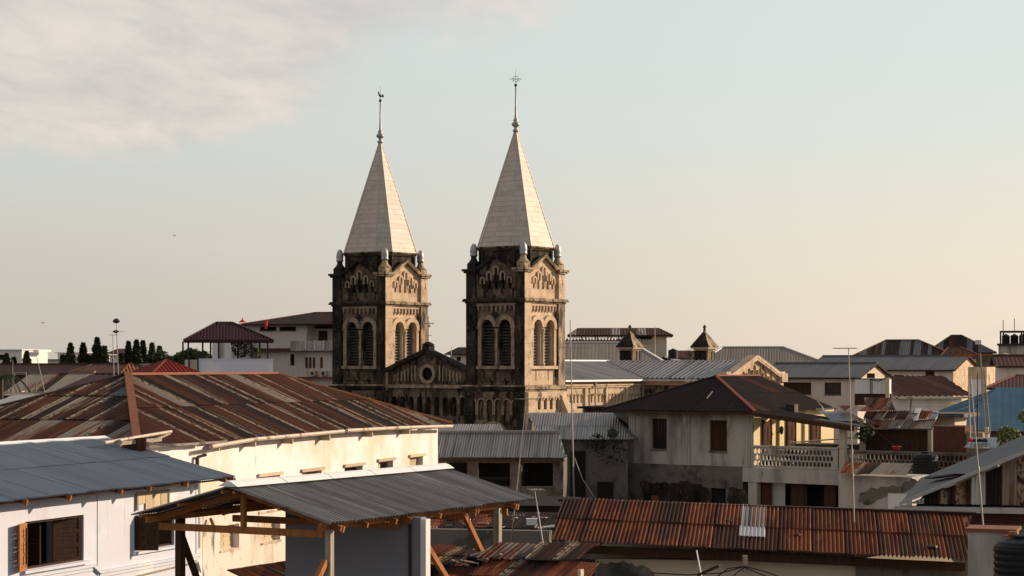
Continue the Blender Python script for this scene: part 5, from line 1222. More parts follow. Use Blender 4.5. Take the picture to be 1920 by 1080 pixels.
# grey wall behind it and its debris-strewn roof
f = Fr(795, 58, -12)
t = thing('dark_flat_roof_house', 'long dark low house with debris on its rusty roof behind the canopy posts', 'house', f.loc, -12)
a_ = f.p(795, 992); x1_ = f.X(1030); mb = MB(); mb.box(f.X(700), x1_, 0, .4, 6, a_.z); mb.make('parapet_wall', m_conc, t)
zt = f.Z(962, 0, 4)
roof(t, [(f.X(700), .45, a_.z - .5), (x1_, .45, a_.z - .5), (x1_ - .3, 4.5, zt), (f.X(720, 4.5), 4.5, zt)], m_rustdark, w=.85, rows=2.2, pitch=.1, amp=.015, seed=111, alt=[m_rustbrown, m_rustred], palt=.35, jit=.03)
rng = random.Random(9)
for i in range(34):
    u, v = rng.uniform(.2, 3.6), rng.uniform(.6, 4.0); z = a_.z - .5 + (zt - a_.z + .5) * (v - .45) / 4.05 + .08
    c = Vector((f.X(795, 1) + u, v, z)); mb = MB(); mb.bar(c, c + Vector((rng.uniform(-.4, .4), rng.uniform(-.2, .2), rng.uniform(-.02, .12))), rng.uniform(.04, .14), .03); mb.make('debris', rng.choice([m_woodgrey, m_iron, m_gutter, m_wooddark]), t)
f = Fr(1000, 60, -12)
t = thing('white_box', 'small white box lying in the shadow left of the red roof', 'box', P(997, 984, 60)); mb = MB(); mb.box(-.16, .16, -.1, .1, 0, .16); mb.make('body', m_whitebox, t); mb = MB(); mb.box(-.17, .17, -.11, .11, .16, .19); mb.make('lid', m_whitebox, t)
t = thing('white_sheet', 'pale grey sheet of metal lying in shadow beside the red roof', 'sheet', P(1008, 990, 59)); mb = MB(); mb.bar((0, 0, 0), P(1040, 986, 59) - P(1008, 990, 59), .5, .03); mb.make('panel', m_galvbright, t)
t = thing('palm_mat', 'bent yellowish palm mat propped at the corner of the red roof', 'mat', P(1020, 1018, 48.5)); mb = MB()
for i in range(6): mb.bar((i * .07, 0, -.1), (i * .09 - .12, .1, .42 - .03 * i * i * .3), .06, .015)
mb.make('slats', m_palewood, t)
# dim block filling the yard behind
f = Fr(880, 75, -8)
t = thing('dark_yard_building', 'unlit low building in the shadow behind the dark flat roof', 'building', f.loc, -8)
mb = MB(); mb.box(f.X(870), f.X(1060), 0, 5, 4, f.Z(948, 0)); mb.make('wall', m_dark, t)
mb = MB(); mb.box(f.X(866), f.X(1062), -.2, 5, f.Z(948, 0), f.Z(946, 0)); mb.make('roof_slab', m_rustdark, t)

# roof below the canopy, bottom left: red tiles behind the grey block
f = Fr(450, 56, 62)
t = thing('rust_red_lean_to', 'small rust-red corrugated lean-to at the foot of the cream wall', 'lean-to', f.loc, 62)
xa_, xb_ = f.X(425, 1.6), f.X(575, 1.6); zt_ = f.Z(1066, f.X(450, 1.6), 1.6)
roof(t, [(xa_, 0, zt_ - .55), (xb_, 0, zt_ - .55), (xb_, 1.6, zt_), (xa_, 1.6, zt_)], m_rustred, w=.8, rows=3, pitch=.09, amp=.02, seed=121)
mb = MB(); mb.box(xa_, xb_, .15, 1.5, 5, zt_ - .6); mb.make('wall', m_conc, t)

# ================================================================== right foreground: hipped roof with white hip and pale gutter
f = Fr(1688, 57, -14)
t = thing('grey_roof_gable_house', 'house at the right edge with grey slope and gable clad in rusty and silver sheets', 'house', f.loc, -14)
ze = f.Z(945, 0); rk = f.p(1920, 850); sl = (rk.z - ze) / rk.x; wr = 5.2; zr = ze + sl * wr; LB = 13.4
roof(t, [(0, LB, ze), (0, -.25, ze), (wr, -.25, zr), (wr, LB, zr)], m_greyroof, w=1.0, rows=8, pitch=.2, amp=.006, seed=132)
roof(t, [(2 * wr, -.25, ze), (2 * wr, LB, ze), (wr, LB, zr), (wr, -.25, zr)], m_greyroof, w=1.0, rows=8, pitch=.2, amp=.006, seed=133)
roof(t, [(.25, 0, ze + .02), (2 * wr - .3, 0, ze + .02), (wr, 0, zr - .08)], m_rustbrown, w=.42, rows=2.4, pitch=.105, amp=.026, seed=131, alt=[m_galvbright, m_rustpale, m_rustdark, m_galvbright, m_rustdark], palt=.75, jit=.012, name='gable_sheet')
for s_ in (0, 1):
    mb = MB(); mb.bar((2 * wr * s_, -.30, ze + .03), (wr, -.30, zr + .05), .13, .09); mb.make('rake_capping', m_ridge if 0 else m_lead, t)
mb = MB(); mb.box(-.15, 2 * wr + .2, -.34, -.05, ze - .20, ze - .04); mb.make('gutter', m_lead, t)
mb = MB(); mb.box(.05, 2 * wr, -.12, .02, ze - .50, ze - .20); mb.make('fascia', m_purple, t)
mb = MB(); mb.box(.4, 2 * wr - .4, .1, LB - 1, 5, ze - .1); mb.make('wall', m_conc, t)
mb = MB(); mb.bar((.6, 6, ze + .6 * sl + .16), (1.6, 1.5, ze + 1.6 * sl + .1), .35, .04); mb.make('dark_strip', m_iron, t)
# concrete tank and black tank, bottom right corner
f = Fr(1815, 44, -20)
t = thing('concrete_water_tank', 'square pale concrete water tank with rusty lid at the right end of the red roof', 'water tank', f.loc, -20)
a_ = f.p(1817, 992); b_ = f.p(1900, 992); ww = f.X(1905) * .96
mb = MB(); mb.box(0, ww, 0, .95, 8, a_.z - .05); mb.make('tank_wall', m_greyst, t); mb = MB(); mb.box(-.06, ww + .06, -.05, 1.0, a_.z - .05, a_.z + .02); mb.make('lid', m_rustcap, t)
def water_tank(px_, pyb, D, r, h, label, cat='water tank', group=None, mt=m_plastic):
    t = thing('water_tank', label, cat, P(px_, pyb, D), 0, group)
    mb = MB(); pr = [(r, 0)]
    n = 6
    for i in range(n): z = h * .82 * (i + .2) / n; pr += [(r, z), (r * 1.03, z + h * .03), (r * 1.03, z + h * .07), (r, z + h * .1)]
    pr += [(r, h * .84), (r * .86, h * .93), (r * .4, h)]
    mb.lathe(pr, n=20); b = mb.make('shell', mt, t, smooth=False)
    mb = MB(); mb.lathe([(r * .32, h), (r * .34, h + .02), (r * .34, h * 1.06), (r * .1, h * 1.09)], n=12); mb.make('lid', mt, t)
    return t
water_tank(1917, 1100, 42, .58, 1.02, 'fat black plastic water tank in the bottom right corner')
water_tank(1735, 888, 92, .58, .95, 'round black water tank in front of the terrace balustrade')
t = thing('tank_clutter', 'small rusty lid and straps on top of the corner water tank', 'scrap', P(1908, 1006, 42.2)); mb = MB(); mb.bar((-.25, 0, .0), (.35, .1, .03), .3, .03); mb.lathe([(.12, 0), (.1, .08)], (-.1, 0, .03), 8); mb.make('lid', m_rustcap, t)
t = thing('red_basin', 'red plastic basin standing on the terrace handrail', 'basin', P(1681, 843, 96.5)); mb = MB(); mb.lathe([(.12, 0), (.22, .14), (.2, .15), (.1, .03)], n=12); mb.make('bowl', m_red, t); mb = MB(); mb.lathe([(.225, .13), (.24, .15), (.225, .16)], n=12); mb.make('rim', m_red, t)
# ================================================================== background, left
# pavilion on a roof terrace
f = Fr(372, 135, 8)
t = thing('roof_terrace_house', 'pale house block whose roof terrace carries the maroon pavilion', 'building', f.loc, 8)
zt = f.Z(673, 0); xr = f.X(512)
yl = 4.2
mb = MB(); mb.box(0.02, xr, 0, 6.5, 6, zt - .05); mb.make('wall', m_bluewhite, t)
mb = MB(); mb.box(-.05, xr + .05, -.05, .12, zt - .05, zt + .02); mb.make('parapet_coping', m_bluewhite, t)
mb = MB(); mb.box(f.X(346), 0, .9, 6.5, 6, zt - .05); mb.make('side_wall', m_pinkish, t)
mb = MB(); mb.box(f.X(354), f.X(370), .85, .9, 6, zt - .08); mb.make('cream_patch', m_cream, t)
mb = MB(); mb.tube((f.X(371), -.1, 6), (f.X(371), -.1, zt + .5), .05); mb.tube((f.X(354), .7, 6), (f.X(354), .7, zt + .1), .05); mb.make('downpipe', m_iron, t)
t = thing('pavilion', 'maroon hipped roof pavilion on dark posts with scalloped fringe', 'pavilion', f.loc, 8)
ze = f.Z(638, 0, 0); x0 = f.X(333, .3); x1 = f.X(513, .3); rz = f.Z(605, f.X(420, 2.8), 2.8)
hip_roof(t, x0 + .4, x1, .2, 5.4, ze, rz, 2.2, 2.8, m_purple, w=.9, rows=4, pitch=.22, amp=.022, seed=201, capw=.16)
for i in range(44):
    x = x0 + .45 + (x1 - x0 - .5) * i / 44; mb = MB(); mb.prism([(x, .16, ze - .04), (x + .15, .16, ze - .04), (x + .11, .16, ze - .17), (x + .075, .16, ze - .20), (x + .04, .16, ze - .17)], (0, .02, 0)); mb.make('scallop', m_purple, t)
for p_, y_ in ((343, 4.8), (353, 1.2), (380, .5), (395, 4.9), (410, .5), (446, 5.0), (471, .5), (487, 4.9), (502, .5)):
    xx = f.X(p_, y_); mb = MB(); mb.box(xx - .06, xx + .06, y_ - .06, y_ + .06, zt - .6, ze - .02); mb.make('post', m_iron, t)
def bush2(px_, py_, D, r, n, label, **k): return bush(px_, py_, D, r, n, label, **k)
bush2(452, 672, 138.5, .75, 500, 'dark potted shrub under the maroon pavilion', seed=11)
bush2(478, 676, 138.5, .42, 160, 'small dark plant at the right end of the pavilion terrace', seed=12)
# big white building behind
f = Fr(470, 190, -22)
t = thing('white_hotel_building', 'large white building with dark hipped roof and red hip ridges behind the pavilion', 'building', f.loc, -22)
x0 = f.X(465); x1 = f.X(640); ze = f.Z(609, 0); rz = f.Z(587, f.X(560, 6), 6)
hs = [(f.X(487), f.X(518), f.Z(620, 3), f.Z(612.5, 3), 'dark'), (f.X(524), f.X(555), f.Z(620, 4), f.Z(612.5, 4), 'dark'), (f.X(544), f.X(552), f.Z(684, 5), f.Z(664, 5), 'dark')]
xm = f.X(575)
walls(t, f.X(405), xm, 0, 12, 5, ze, m_pinkish, f=hs)
mb = MB(); mb.box(f.X(470), xm + .2, -.6, 0, f.Z(659, 4), f.Z(653, 4)); mb.make('canopy_ledge', m_maroon2, t)
mb = MB(); mb.box(f.X(398), xm - 3, -.15, -.004, f.Z(653.5, 0), f.Z(652, 0)); mb.make('string_course', m_pinkish, t)
for p_ in (401, 424):
    mb = MB(); a_ = f.X(p_, -4); mb.box(a_, a_ + .7, -4.3, -4, 5, f.Z(636, a_, -4)); mb.make('white_pier', m_whitebox, t)
mb = MB(); mb.box(f.X(400, -4), f.X(440, -4), -3.9, 0, 5, f.Z(640, 0, -4)); mb.make('annex_wall', m_pinkish, t)
# balconied part on the right, in front of the tower gap
mb = MB(); mb.box(xm, f.X(680), 1.6, 12, 5, ze); mb.make('recessed_wall', m_wooddark, t)
mb = MB(); mb.box(f.X(588, 1.5), f.X(640), 1.5, 1.59, f.Z(650, 6), f.Z(616, 6)); mb.make('balcony_back_wall', m_pinkish, t)
mb = MB(); mb.box(f.X(596, 1.3), f.X(612, 1.3), 1.42, 1.49, f.Z(641, 6), f.Z(620, 6)); mb.box(f.X(576, 1.3), f.X(586, 1.3), 1.42, 1.49, f.Z(641, 6), f.Z(616, 6)); mb.make('balcony_door', m_wooddark, t)
mb = MB(); mb.box(xm - 1.2, f.X(640, -.6), -1.0, 1.5, f.Z(658, 6), f.Z(655, 6)); mb.box(xm - 1.2, f.X(640, -.6), -1.0, -.85, f.Z(655, 6), f.Z(639.5, 6)); mb.make('balcony', m_greyst, t)
for i in range(4):
    a_ = f.X(572 + i * 17, -1.0); mb = MB(); mb.box(a_, a_ + .1, -1.04, -.8, f.Z(655, 6), f.Z(638.5, 6)); mb.make('balcony_post', m_whitebox, t)
mb = MB(); mb.box(xm, f.X(640, -.4), -.3, 1.5, 5, f.Z(659, 6)); mb.make('lower_wall', m_pinkish, t)
for p_ in (573, 580, 587, 601):
    a_ = f.X(p_, -.3); mb = MB(); mb.box(a_, a_ + .22, -.36, -.301, f.Z(690, 7), f.Z(672, 7)); mb.prism([(a_ + .11 + .11 * math.cos(u_), -.36, f.Z(672, 7) + .12 * math.sin(u_)) for u_ in [PI * k_ / 6 for k_ in range(7)]], (0, .058, 0)); mb.make('arched_window', m_brownshut, t)
for p_ in (581, 601):
    a_ = f.X(p_, -.7); mb = MB(); mb.box(a_, a_ + .55, -.75, -.37, f.Z(705, 7), f.Z(695, 7)); ac = mb.make('air_conditioner', m_gutter, t)
    mb = MB(); mb.lathe([(.16, 0), (.16, .02)], n=10); o_ = mb.make('fan_grille', m_iron, ac, loc=(a_ + .28, -.77, f.Z(700, 7))); o_.rotation_euler = (R(90), 0, 0)
mb = MB(); mb.box(xm - .5, f.X(640), -.9, 0, f.Z(709, 6), f.Z(706.5, 6)); mb.make('ledge', m_redcap, t)
hip_roof(t, x0 - .6, f.X(700), -.8, 12.8, ze, rz, 4.6, 5, m_rustdark, capm=m_redcap, w=1.1, rows=8, pitch=.25, amp=.015, seed=211, capw=.25, fascia=m_purple)
mb = MB(); a_ = f.X(501, -1); mb.tube((a_, -1.2, f.Z(617, a_)), (a_, -1.2, f.Z(602, a_)), .14); mb.make('red_pennant_pipe', m_red, t)
mb = MB(); a_ = f.X(454.5, 3); mb.lathe([(.42, 0), (.05, .3), (.03, .5)], (a_, 3, f.Z(604.5, a_, 3)), 8); mb.make('roof_lantern', m_red, t)
mb = MB(); mb.prism([(f.X(612, -1.2), -1.2, f.Z(606, 8)), (f.X(640, -1.2), -1.2, f.Z(606, 8)), (f.X(640, -1.2), -1.2, f.Z(596, 8))], (0, .2, 0)); mb.make('gablet', m_redcap, t)

# red pyramid roof, orange roof, brown long roofs on the left
def hiphouse(name, label, cat, px0, D, az, pe, pxr, depth, pr, ra, rb, rm, wm=m_pinkish, group=None, capm=None, pitch=.22, amp=.015, w=1.0, rows=6, seed=1, alt=None, palt=0, zb=4, fh=(), capw=.25, seg=3, oh=.5):
    f = Fr(px0, D, az); t = thing(name, label, cat, f.loc, az, group)
    ze = f.Z(pe, 0); x1 = f.X(pxr); ym = depth / 2; zr = f.Z(pr, (x1) / 2, ym)
    if ra > 20: ra = f.X(ra, ym); rb = x1 - f.X(rb, ym)
    hip_roof(t, 0, x1, 0, depth, ze, zr, ra, rb, rm, capm=capm, w=w, rows=rows, pitch=pitch, amp=amp, seed=seed, alt=alt, palt=palt, capw=capw, seg=seg)
    hs = [(f.X(a, oh), f.X(b, oh), f.Z(d, f.X(a, oh), oh), f.Z(c, f.X(a, oh), oh), k) for a, b, c, d, k in fh]
    walls(t, oh, x1 - oh, oh, depth - oh, zb, ze - .05, wm, f=hs)
    return t, f, ze, zr
hiphouse('pyramid_roof_house', 'house with bright red ribbed pyramid roof left of the pavilion', 'house', 247, 108, -50, 699, 287, 2.9, 675.5, 1.15, 1.15, m_redroof, capm=m_redcap, pitch=.25, amp=.03, w=1.0, seed=221, capw=.14)
hiphouse('orange_roof_house', 'small house with weathered orange ribbed roof behind the rusty hip', 'house', 210, 112, -45, 702, 224, 1.9, 682, .4, .4, m_rustcap, pitch=.25, amp=.03, w=1.0, seed=222, capw=.12, rows=5)
hiphouse('brown_hip_house', 'wide low house with plain dull brown hipped roof at the left', 'house', 78, 118, -10, 714, 300, 9, 684, 175, 262, m_maroon2, pitch=.3, amp=.012, w=1.2, seed=223, capw=.12, rows=8, wm=m_cream)
hiphouse('dark_brown_roof_house', 'house with dark brown roof rising just behind the rusty striped roof', 'house', 105, 95, -10, 735, 262, 9, 702, 178, 240, m_purple, pitch=.3, amp=.015, w=1.2, seed=224, capw=.12, rows=8, wm=m_conc)
f = Fr(-60, 150, -6)
t = thing('long_brown_roof_building', 'long low building with faded reddish-brown roof at the far left', 'building', f.loc, -6)
gable_house(t, 0, f.X(122), 8, f.Z(702, 3), f.Z(683.5, 4, 4), 4, m_conc, m_maroon2, w=1.2, rows=6, pitch=.3, seed=225)
f = Fr(98, 152, -6)
t = thing('mossy_tiled_roof_building', 'long roof with dark patchy tiles beyond the faded brown roof', 'building', f.loc, -6)
gable_house(t, .6, f.X(250), 8, f.Z(699, 3), f.Z(682.5, 4, 4), 4, m_conc, m_rustdark, w=.8, rows=.9, pitch=.2, seed=226, alt=[m_greyroof2, m_greyroof], palt=.35)
f = Fr(18, 112, -8)
t = thing('streaked_grey_roof_house', 'house with grey roof striped by dark rust streaks near the left edge', 'house', f.loc, -8)
gable_house(t, 0, f.X(122), 8, f.Z(735, 3), f.Z(699, 4, 4), 4, m_cream, m_greyroof2, w=.8, rows=6, pitch=.2, seed=227, alt=[m_rustpale, m_rustbrown], palt=.4)
f = Fr(-10, 100, -10)
t = thing('low_cream_terrace', 'low cream terrace wall lit by the sun at the left edge', 'terrace', f.loc, -10)
mb = MB(); mb.box(0, f.X(118), 0, 4, 4, f.Z(742, 2)); mb.make('wall', m_conc, t)
mb = MB(); mb.box(.1, f.X(22), 1.2, 1.6, f.Z(742, 2), f.Z(734, 2)); mb.box(f.X(24), f.X(64), 1.3, 1.5, f.Z(742, 2), f.Z(735, 2)); mb.make('parapet', m_cream, t)
mb = MB(); mb.box(-.1, f.X(108), -.2, 4.1, f.Z(742, 2), f.Z(740, 2)); mb.make('slab_edge', m_gutter, t)
t = thing('pipe_frame', 'goal-like white pipe frame standing on the left terrace', 'frame', P(22, 736, 99))
o = P(22, 736, 99)
mb = MB(); mb.path([P(22, 736, 99) - o, P(28, 699, 99) - o, P(49, 699, 99) - o, P(49, 734, 99) - o], .035); mb.make('pipe', m_mast, t)
mb = MB(); mb.path([P(68, 735, 99) - o, P(68, 717, 99) - o], .03); mb.make('pipe', m_mast, t)
mb = MB(); mb.path([P(60, 735, 99) - o, P(82, 735, 99) - o, P(104, 742, 99) - o], .03); mb.make('pipe', m_mast, t)
t = thing('pale_lean_sheet', 'pale sheet roof catching light at the left edge below the terrace', 'roof', P(10, 752, 84), -14)
roof(t, [(-1.0, 0, -.25), (2.2, 0, -.25), (2.6, 1.8, .2), (-.6, 1.8, .2)], m_galvbright, w=.8, rows=3, pitch=.15, amp=.015, seed=228)
mb = MB(); mb.box(-1, 2.2, .1, 1.8, -8, -.3); mb.make('wall', m_conc, t)
f = Fr(30, 86, -14)
t = thing('low_grey_roof_house', 'low house with dull grey sheet roof between the terrace and the big rusty roof', 'house', f.loc, -14)
gable_house(t, 0, f.X(150), 7, f.Z(776, 3), f.Z(744, 4, 3.5), 4, m_conc, m_greyroof, w=1, rows=3, pitch=.2, seed=229, alt=[m_rustdark], palt=.3)

# far white buildings
f = Fr(-20, 330, -18)
t = thing('white_flat_building', 'far white flat-roofed building behind trees at the left edge', 'building', f.loc, -18)
walls(t, 0, f.X(41), 0, 8, 4, f.Z(657, 2), m_whitebox, f=[(f.X(-5), f.X(12), f.Z(674, 2), f.Z(665, 2), 'dark')])
mb = MB(); mb.box(-.3, f.X(41) + .2, -.3, 8.3, f.Z(657, 2), f.Z(655, 2)); mb.box(f.X(50), f.X(60), 2, 6, f.Z(660, 2), f.Z(656, 2)); mb.make('roof_slab', m_whitebox, t)
f = Fr(58, 380, -18)
t = thing('grey_parapet_building', 'far low grey building with thin antennas between the conifers', 'building', f.loc, -18)
walls(t, 0, f.X(160), 0, 8, 4, f.Z(675, 2), m_pinkish)
mb = MB(); mb.box(-.3, f.X(160) + .3, -.4, 8.3, f.Z(675, 2), f.Z(673.5, 2)); mb.make('roof_slab', m_greyroof, t)
for p_ in (75, 82, 88, 90):
    mb = MB(); a_ = f.X(p_, 2); mb.tube((a_, 2, f.Z(674, a_)), (a_ - .4, 2, f.Z(666.5, a_)), .05); mb.make('roof_antenna', m_mast, t)
for (pa, pb, py_, D_, lb) in ((108, 148, 660, 400, 'distant pale block with flat roof behind the pair of conifers'), (163, 178, 661, 350, 'bright white narrow block between the tallest conifers'), (206, 232, 665, 300, 'white house under a brown canopy between the conifers')):
    f = Fr(pa, D_, -15); t = thing('distant_building', lb, 'building', f.loc, -15, 'far buildings behind the conifers')
    walls(t, 0, f.X(pb), 0, 6, 3, f.Z(py_ + 2, 1), m_whitebox, f=[(f.X(pa + 4), f.X(pa + 7), f.Z(py_ + 14, 1), f.Z(py_ + 7, 1), 'dark')], r=[(2, 3.2, f.Z(py_ + 14, 1), f.Z(py_ + 7, 1), 'dark')])
    mb = MB(); mb.box(-.4, f.X(pb) + .4, -.4, 6.4, f.Z(py_ + 2, 1), f.Z(py_ + .5, 1)); mb.make('roof_slab', m_whitebox, t)
t, f, _, _ = hiphouse('canopy_roof_house', 'far brown canopy roof on posts behind the twin masts', 'house', 200, 290, -14, 662.5, 245, 4, 654.5, 221, 236, m_maroon2, seed=231, capw=.1, zb=H - 1.5, rows=5, wm=m_cream, oh=2.2)
t, f, _, _ = hiphouse('far_gable_house', 'far house with dark hipped roof seen between the two towers', 'house', 834, 230, -14, 664, 905, 7, 652, 860, 885, m_rustdark, seed=232, capw=.12, rows=5, wm=m_pinkish, zb=6, fh=((856, 864, 669, 676, 'shut'),))

# conifers
conifer = None
rng = random.Random(12)
con = [(132, 645, 11, 260, 'dark columnar conifer right of the far white building'), (156, 644, 11, 262, 'slim dark conifer standing alone against the sky'), (182, 634, 13, 255, 'tallest conifer of the left row'), (196, 650, 10, 258, 'short conifer tucked against the tallest one'), (118, 667, 9, 265, 'low rounded conifer beside the first tall one'), (167, 668, 7, 262, 'very low conifer at the foot of the tallest'),
       (50, 660, 10, 300, 'conifer in front of the bright white wall'), (12, 664, 10, 300, 'dark conifer at the left edge'), (26, 671, 8, 302, 'small conifer beside the one at the left edge'), (241, 641, 8, 262, 'narrow conifer just right of the twin masts'), (256, 639, 11, 256, 'broad conifer in the dense clump right of the masts'), (268, 640, 9, 262, 'pointed conifer forming the right side of the dense clump'), (285, 644, 9, 258, 'lone pointed conifer left of the round trees'), (226, 664, 6, 282, 'little conifer under the brown canopy'), (299, 650, 9, 266, 'conifer merging into the round trees')]
for i, (px_, py_, hwp, D_, lb) in enumerate(con):
    b = P(px_, HY, D_); top = H - (py_ - HY) * D_ / F; r = hwp * D_ / F * 1.95; zb = 15.2
    t = thing('conifer_tree', lb, 'tree', (b.x, b.y, 0), rng.uniform(0, 360), 'row of columnar conifers beyond the roofs')
    mb = MB(); mb.tube((0, 0, 0), (0, 0, top - 1), .22, .05, 7); mb.make('trunk', m_trunk, t)
    mb = MB(); crown(mb, 0, 0, zb, top, r, 2600, random.Random(40 + i), 'cone', .34); mb.make('crown', m_leaf, t)
for i, (px_, py_, rp, D_, lb) in enumerate(((306, 664, 18, 250, 'round green tree at the foot of the last conifer'), (330, 668, 16, 245, 'low round tree left of the pavilion'), (358, 654, 17, 230, 'leafy tree seen through the pavilion left posts'), (380, 660, 16, 228, 'leafy tree seen through the pavilion middle posts'), (343, 664, 14, 236, 'dark round tree behind the terrace corner'))):
    b = P(px_, HY, D_); r = rp * D_ / F * 1.15; zc = H - (py_ - HY) * D_ / F
    t = thing('broadleaf_tree', lb, 'tree', (b.x, b.y, 0), 0, 'round trees near the pavilion')
    mb = MB(); mb.tube((0, 0, 0), (0, 0, zc - r), .25, .15, 7)
    rr = random.Random(i)
    for _ in range(7): a_ = rr.uniform(0, 6.28); mb.tube((0, 0, zc - r * 1.1), (r * .7 * math.cos(a_), r * .7 * math.sin(a_), zc + rr.uniform(-.6, .2) * r), .09, .03, 5)
    mb.make('trunk', m_trunk, t)
    mb = MB()
    for _ in range(11):
        a_ = rr.uniform(0, 6.28); q_ = rr.uniform(.2, .8) * r; z_ = zc - r * rr.uniform(.1, 1.0) - (q_ / r) ** 2 * r * .4
        s_ = r * rr.uniform(.32, .5); crown(mb, q_ * math.cos(a_), q_ * math.sin(a_), z_ - s_, z_ + s_, s_ * 1.1, 170, rr, 'ball', .24)
    mb.make('crown', m_leaf2, t)
# palm fronds at the left edge
b = P(2, 705, 96)
t = thing('palm_tree', 'dark green feathery palm poking in at the left edge', 'tree', (b.x, b.y, 0))
mb = MB(); mb.tube((0, 0, 0), (0, 0, b.z), .16, .11, 8); mb.make('trunk', m_trunk, t)
rr = random.Random(3)
for i in range(11):
    a_ = 2 * PI * i / 11 + rr.uniform(-.2, .2); ln = rr.uniform(1.2, 1.6); fr_ = MB(); prev = None
    for j in range(9):
        s_ = j / 8; c = Vector((ln * s_ * math.cos(a_), ln * s_ * math.sin(a_), b.z + .7 * s_ - 1.5 * s_ * s_))
        if prev is not None:
            fr_.tube(prev, c, .015, n=4); sd_ = Vector((-math.sin(a_), math.cos(a_), 0))
            for sg in (-1, 1):
                for kk in (0, .5): e = prev.lerp(c, kk); tip = e + sd_ * sg * .38 * (1.1 - s_) + Vector((math.cos(a_) * .15, math.sin(a_) * .15, -.15)); fr_.add([e, e + Vector((math.cos(a_), math.sin(a_), 0)) * .05, tip], [(0, 1, 2)])
        prev = c
    fr_.make('frond', m_leaf2, t)

# ================================================================== background, right of the towers
f = Fr(1044, 205, -3)
t = thing('rusty_canopy_house', 'cream house topped by a long rust-striped open canopy roof', 'house', f.loc, -3)
zf = f.Z(640, 5)
walls(t, f.X(1190), f.X(1250), 0, 7, 4, f.Z(628, 8), m_cream)
mb = MB(); mb.box(f.X(1040), f.X(1190), 0, 7, 4, zf); mb.make('lower_wall', m_cream, t)
mb = MB(); mb.box(f.X(1040), f.X(1190), -.2, 7.2, zf, zf + .12); mb.make('roof_slab', m_redcap, t)
for i in range(26):
    a_ = f.X(1050) + i * .32; mb = MB(); mb.box(a_, a_ + .2, -.25, .0, zf + .12, zf + .3); mb.make('coping_block', m_greyroof2, t)
hip_roof(t, f.X(1064, -.5), f.X(1262, -.5), -.5, 7.5, f.Z(629, 4), f.Z(616, 5, 3.5), 1.0, 1.4, m_brownroof, w=1.0, rows=20, pitch=.3, amp=.03, seed=241, alt=[m_rustpale], palt=.35, capw=.1)
for p_ in (1089, 1097, 1116, 1119, 1140, 1146, 1160, 1166, 1173):
    a_ = f.X(p_, .3); mb = MB(); mb.tube((a_, .3 + (p_ % 2) * 5, zf), (a_, .3 + (p_ % 2) * 5, f.Z(628.5, 5)), .06); mb.make('post', m_mast, t)
mb = MB(); mb.box(f.X(1192, -.3), f.X(1222, -.3), -.15, -.005, f.Z(637, 9), f.Z(629, 9)); mb.make('dark_opening', m_dark, t)
for i in range(5):
    a_ = f.X(1200 + i * 5, -.2); mb = MB(); mb.box(a_, a_ + .13, -.25, -.155, f.Z(643, 9), f.Z(636, 9)); mb.make('merlon', m_cream, t)
water_tank(1262, 673, 196, .48, .95, 'black water tank standing beside the cream canopy house')
# grey zinc roofs
f = Fr(1040, 186, -3)
t = thing('zinc_roof_hall', 'hall with broad dull zinc roof right behind the cathedral nave', 'building', f.loc, -3)
x1 = f.X(1225); ze = f.Z(700, 4); zr = f.Z(642, 5, 5)
roof(t, [(0, -2, f.Z(688, 3)), (f.X(1262, -2), -2, f.Z(688, 3)), (f.X(1185, 6), 6, zr), (0, 6, zr)], m_greyroof2, w=1.0, rows=10, pitch=.33, amp=.01, seed=251, alt=[m_rustpale], palt=.06)
cap(t, [(0, 6, zr + .05), (f.X(1185, 6), 6, zr + .05)], .3, m_ridge); cap(t, [(f.X(1262, -2), -2, f.Z(688, 3) + .04), (f.X(1185, 6), 6, zr + .05)], .22, m_ridge, 'hip_cap')
mb = MB(); mb.box(.1, f.X(1255), -1.6, 12, 4, f.Z(689, 3)); mb.make('wall', m_cream, t)
f = Fr(1205, 200, -10)
t = thing('dark_gable_house', 'small house with dark gable and pale roof edge between the turrets', 'house', f.loc, -10)
ze = f.Z(683, 3); mb = MB(); mb.prism([(f.X(1212), 0, ze), (f.X(1285), 0, ze), (f.X(1247), 0, f.Z(670, 3))], (0, 6, 0)); mb.make('gable', m_wooddark, t)
zg = f.Z(668.5, 3); xm_ = f.X(1247)
roof(t, [(f.X(1290), 6, ze), (f.X(1290), -.2, ze), (xm_, -.2, zg), (xm_, 6, zg)], m_greyroof2, w=1, rows=6, pitch=.3, amp=.01, seed=252)
roof(t, [(f.X(1208), -.2, ze), (f.X(1208), 6, ze), (xm_, 6, zg), (xm_, -.2, zg)], m_rustdark, w=1, rows=6, pitch=.3, amp=.01, seed=253)
mb = MB(); mb.bar((xm_, -.25, zg), (f.X(1290), -.25, ze), .1, .16); mb.make('bargeboard', m_ridge, t)
mb = MB(); mb.box(f.X(1214), f.X(1284), .1, 6, 4, ze); mb.make('wall', m_conc, t)
hiphouse('red_roof_house', 'house with flat dark red roof between the two stone turrets', 'house', 1262, 250, -6, 671, 1312, 7, 658, .3, .3, m_maroon2, seed=254, capw=.1, rows=6)
t, f, ze, zr = hiphouse('zinc_hip_house', 'large dull zinc hipped roof house right of the second turret', 'house', 1300, 215, -8, 686, 1565, 12, 650.5, 1356, 1470, m_greyroof2, seed=255, capw=.3, capm=m_ridge, rows=10, alt=[m_rustpale], palt=.12, pitch=.3, amp=.012)
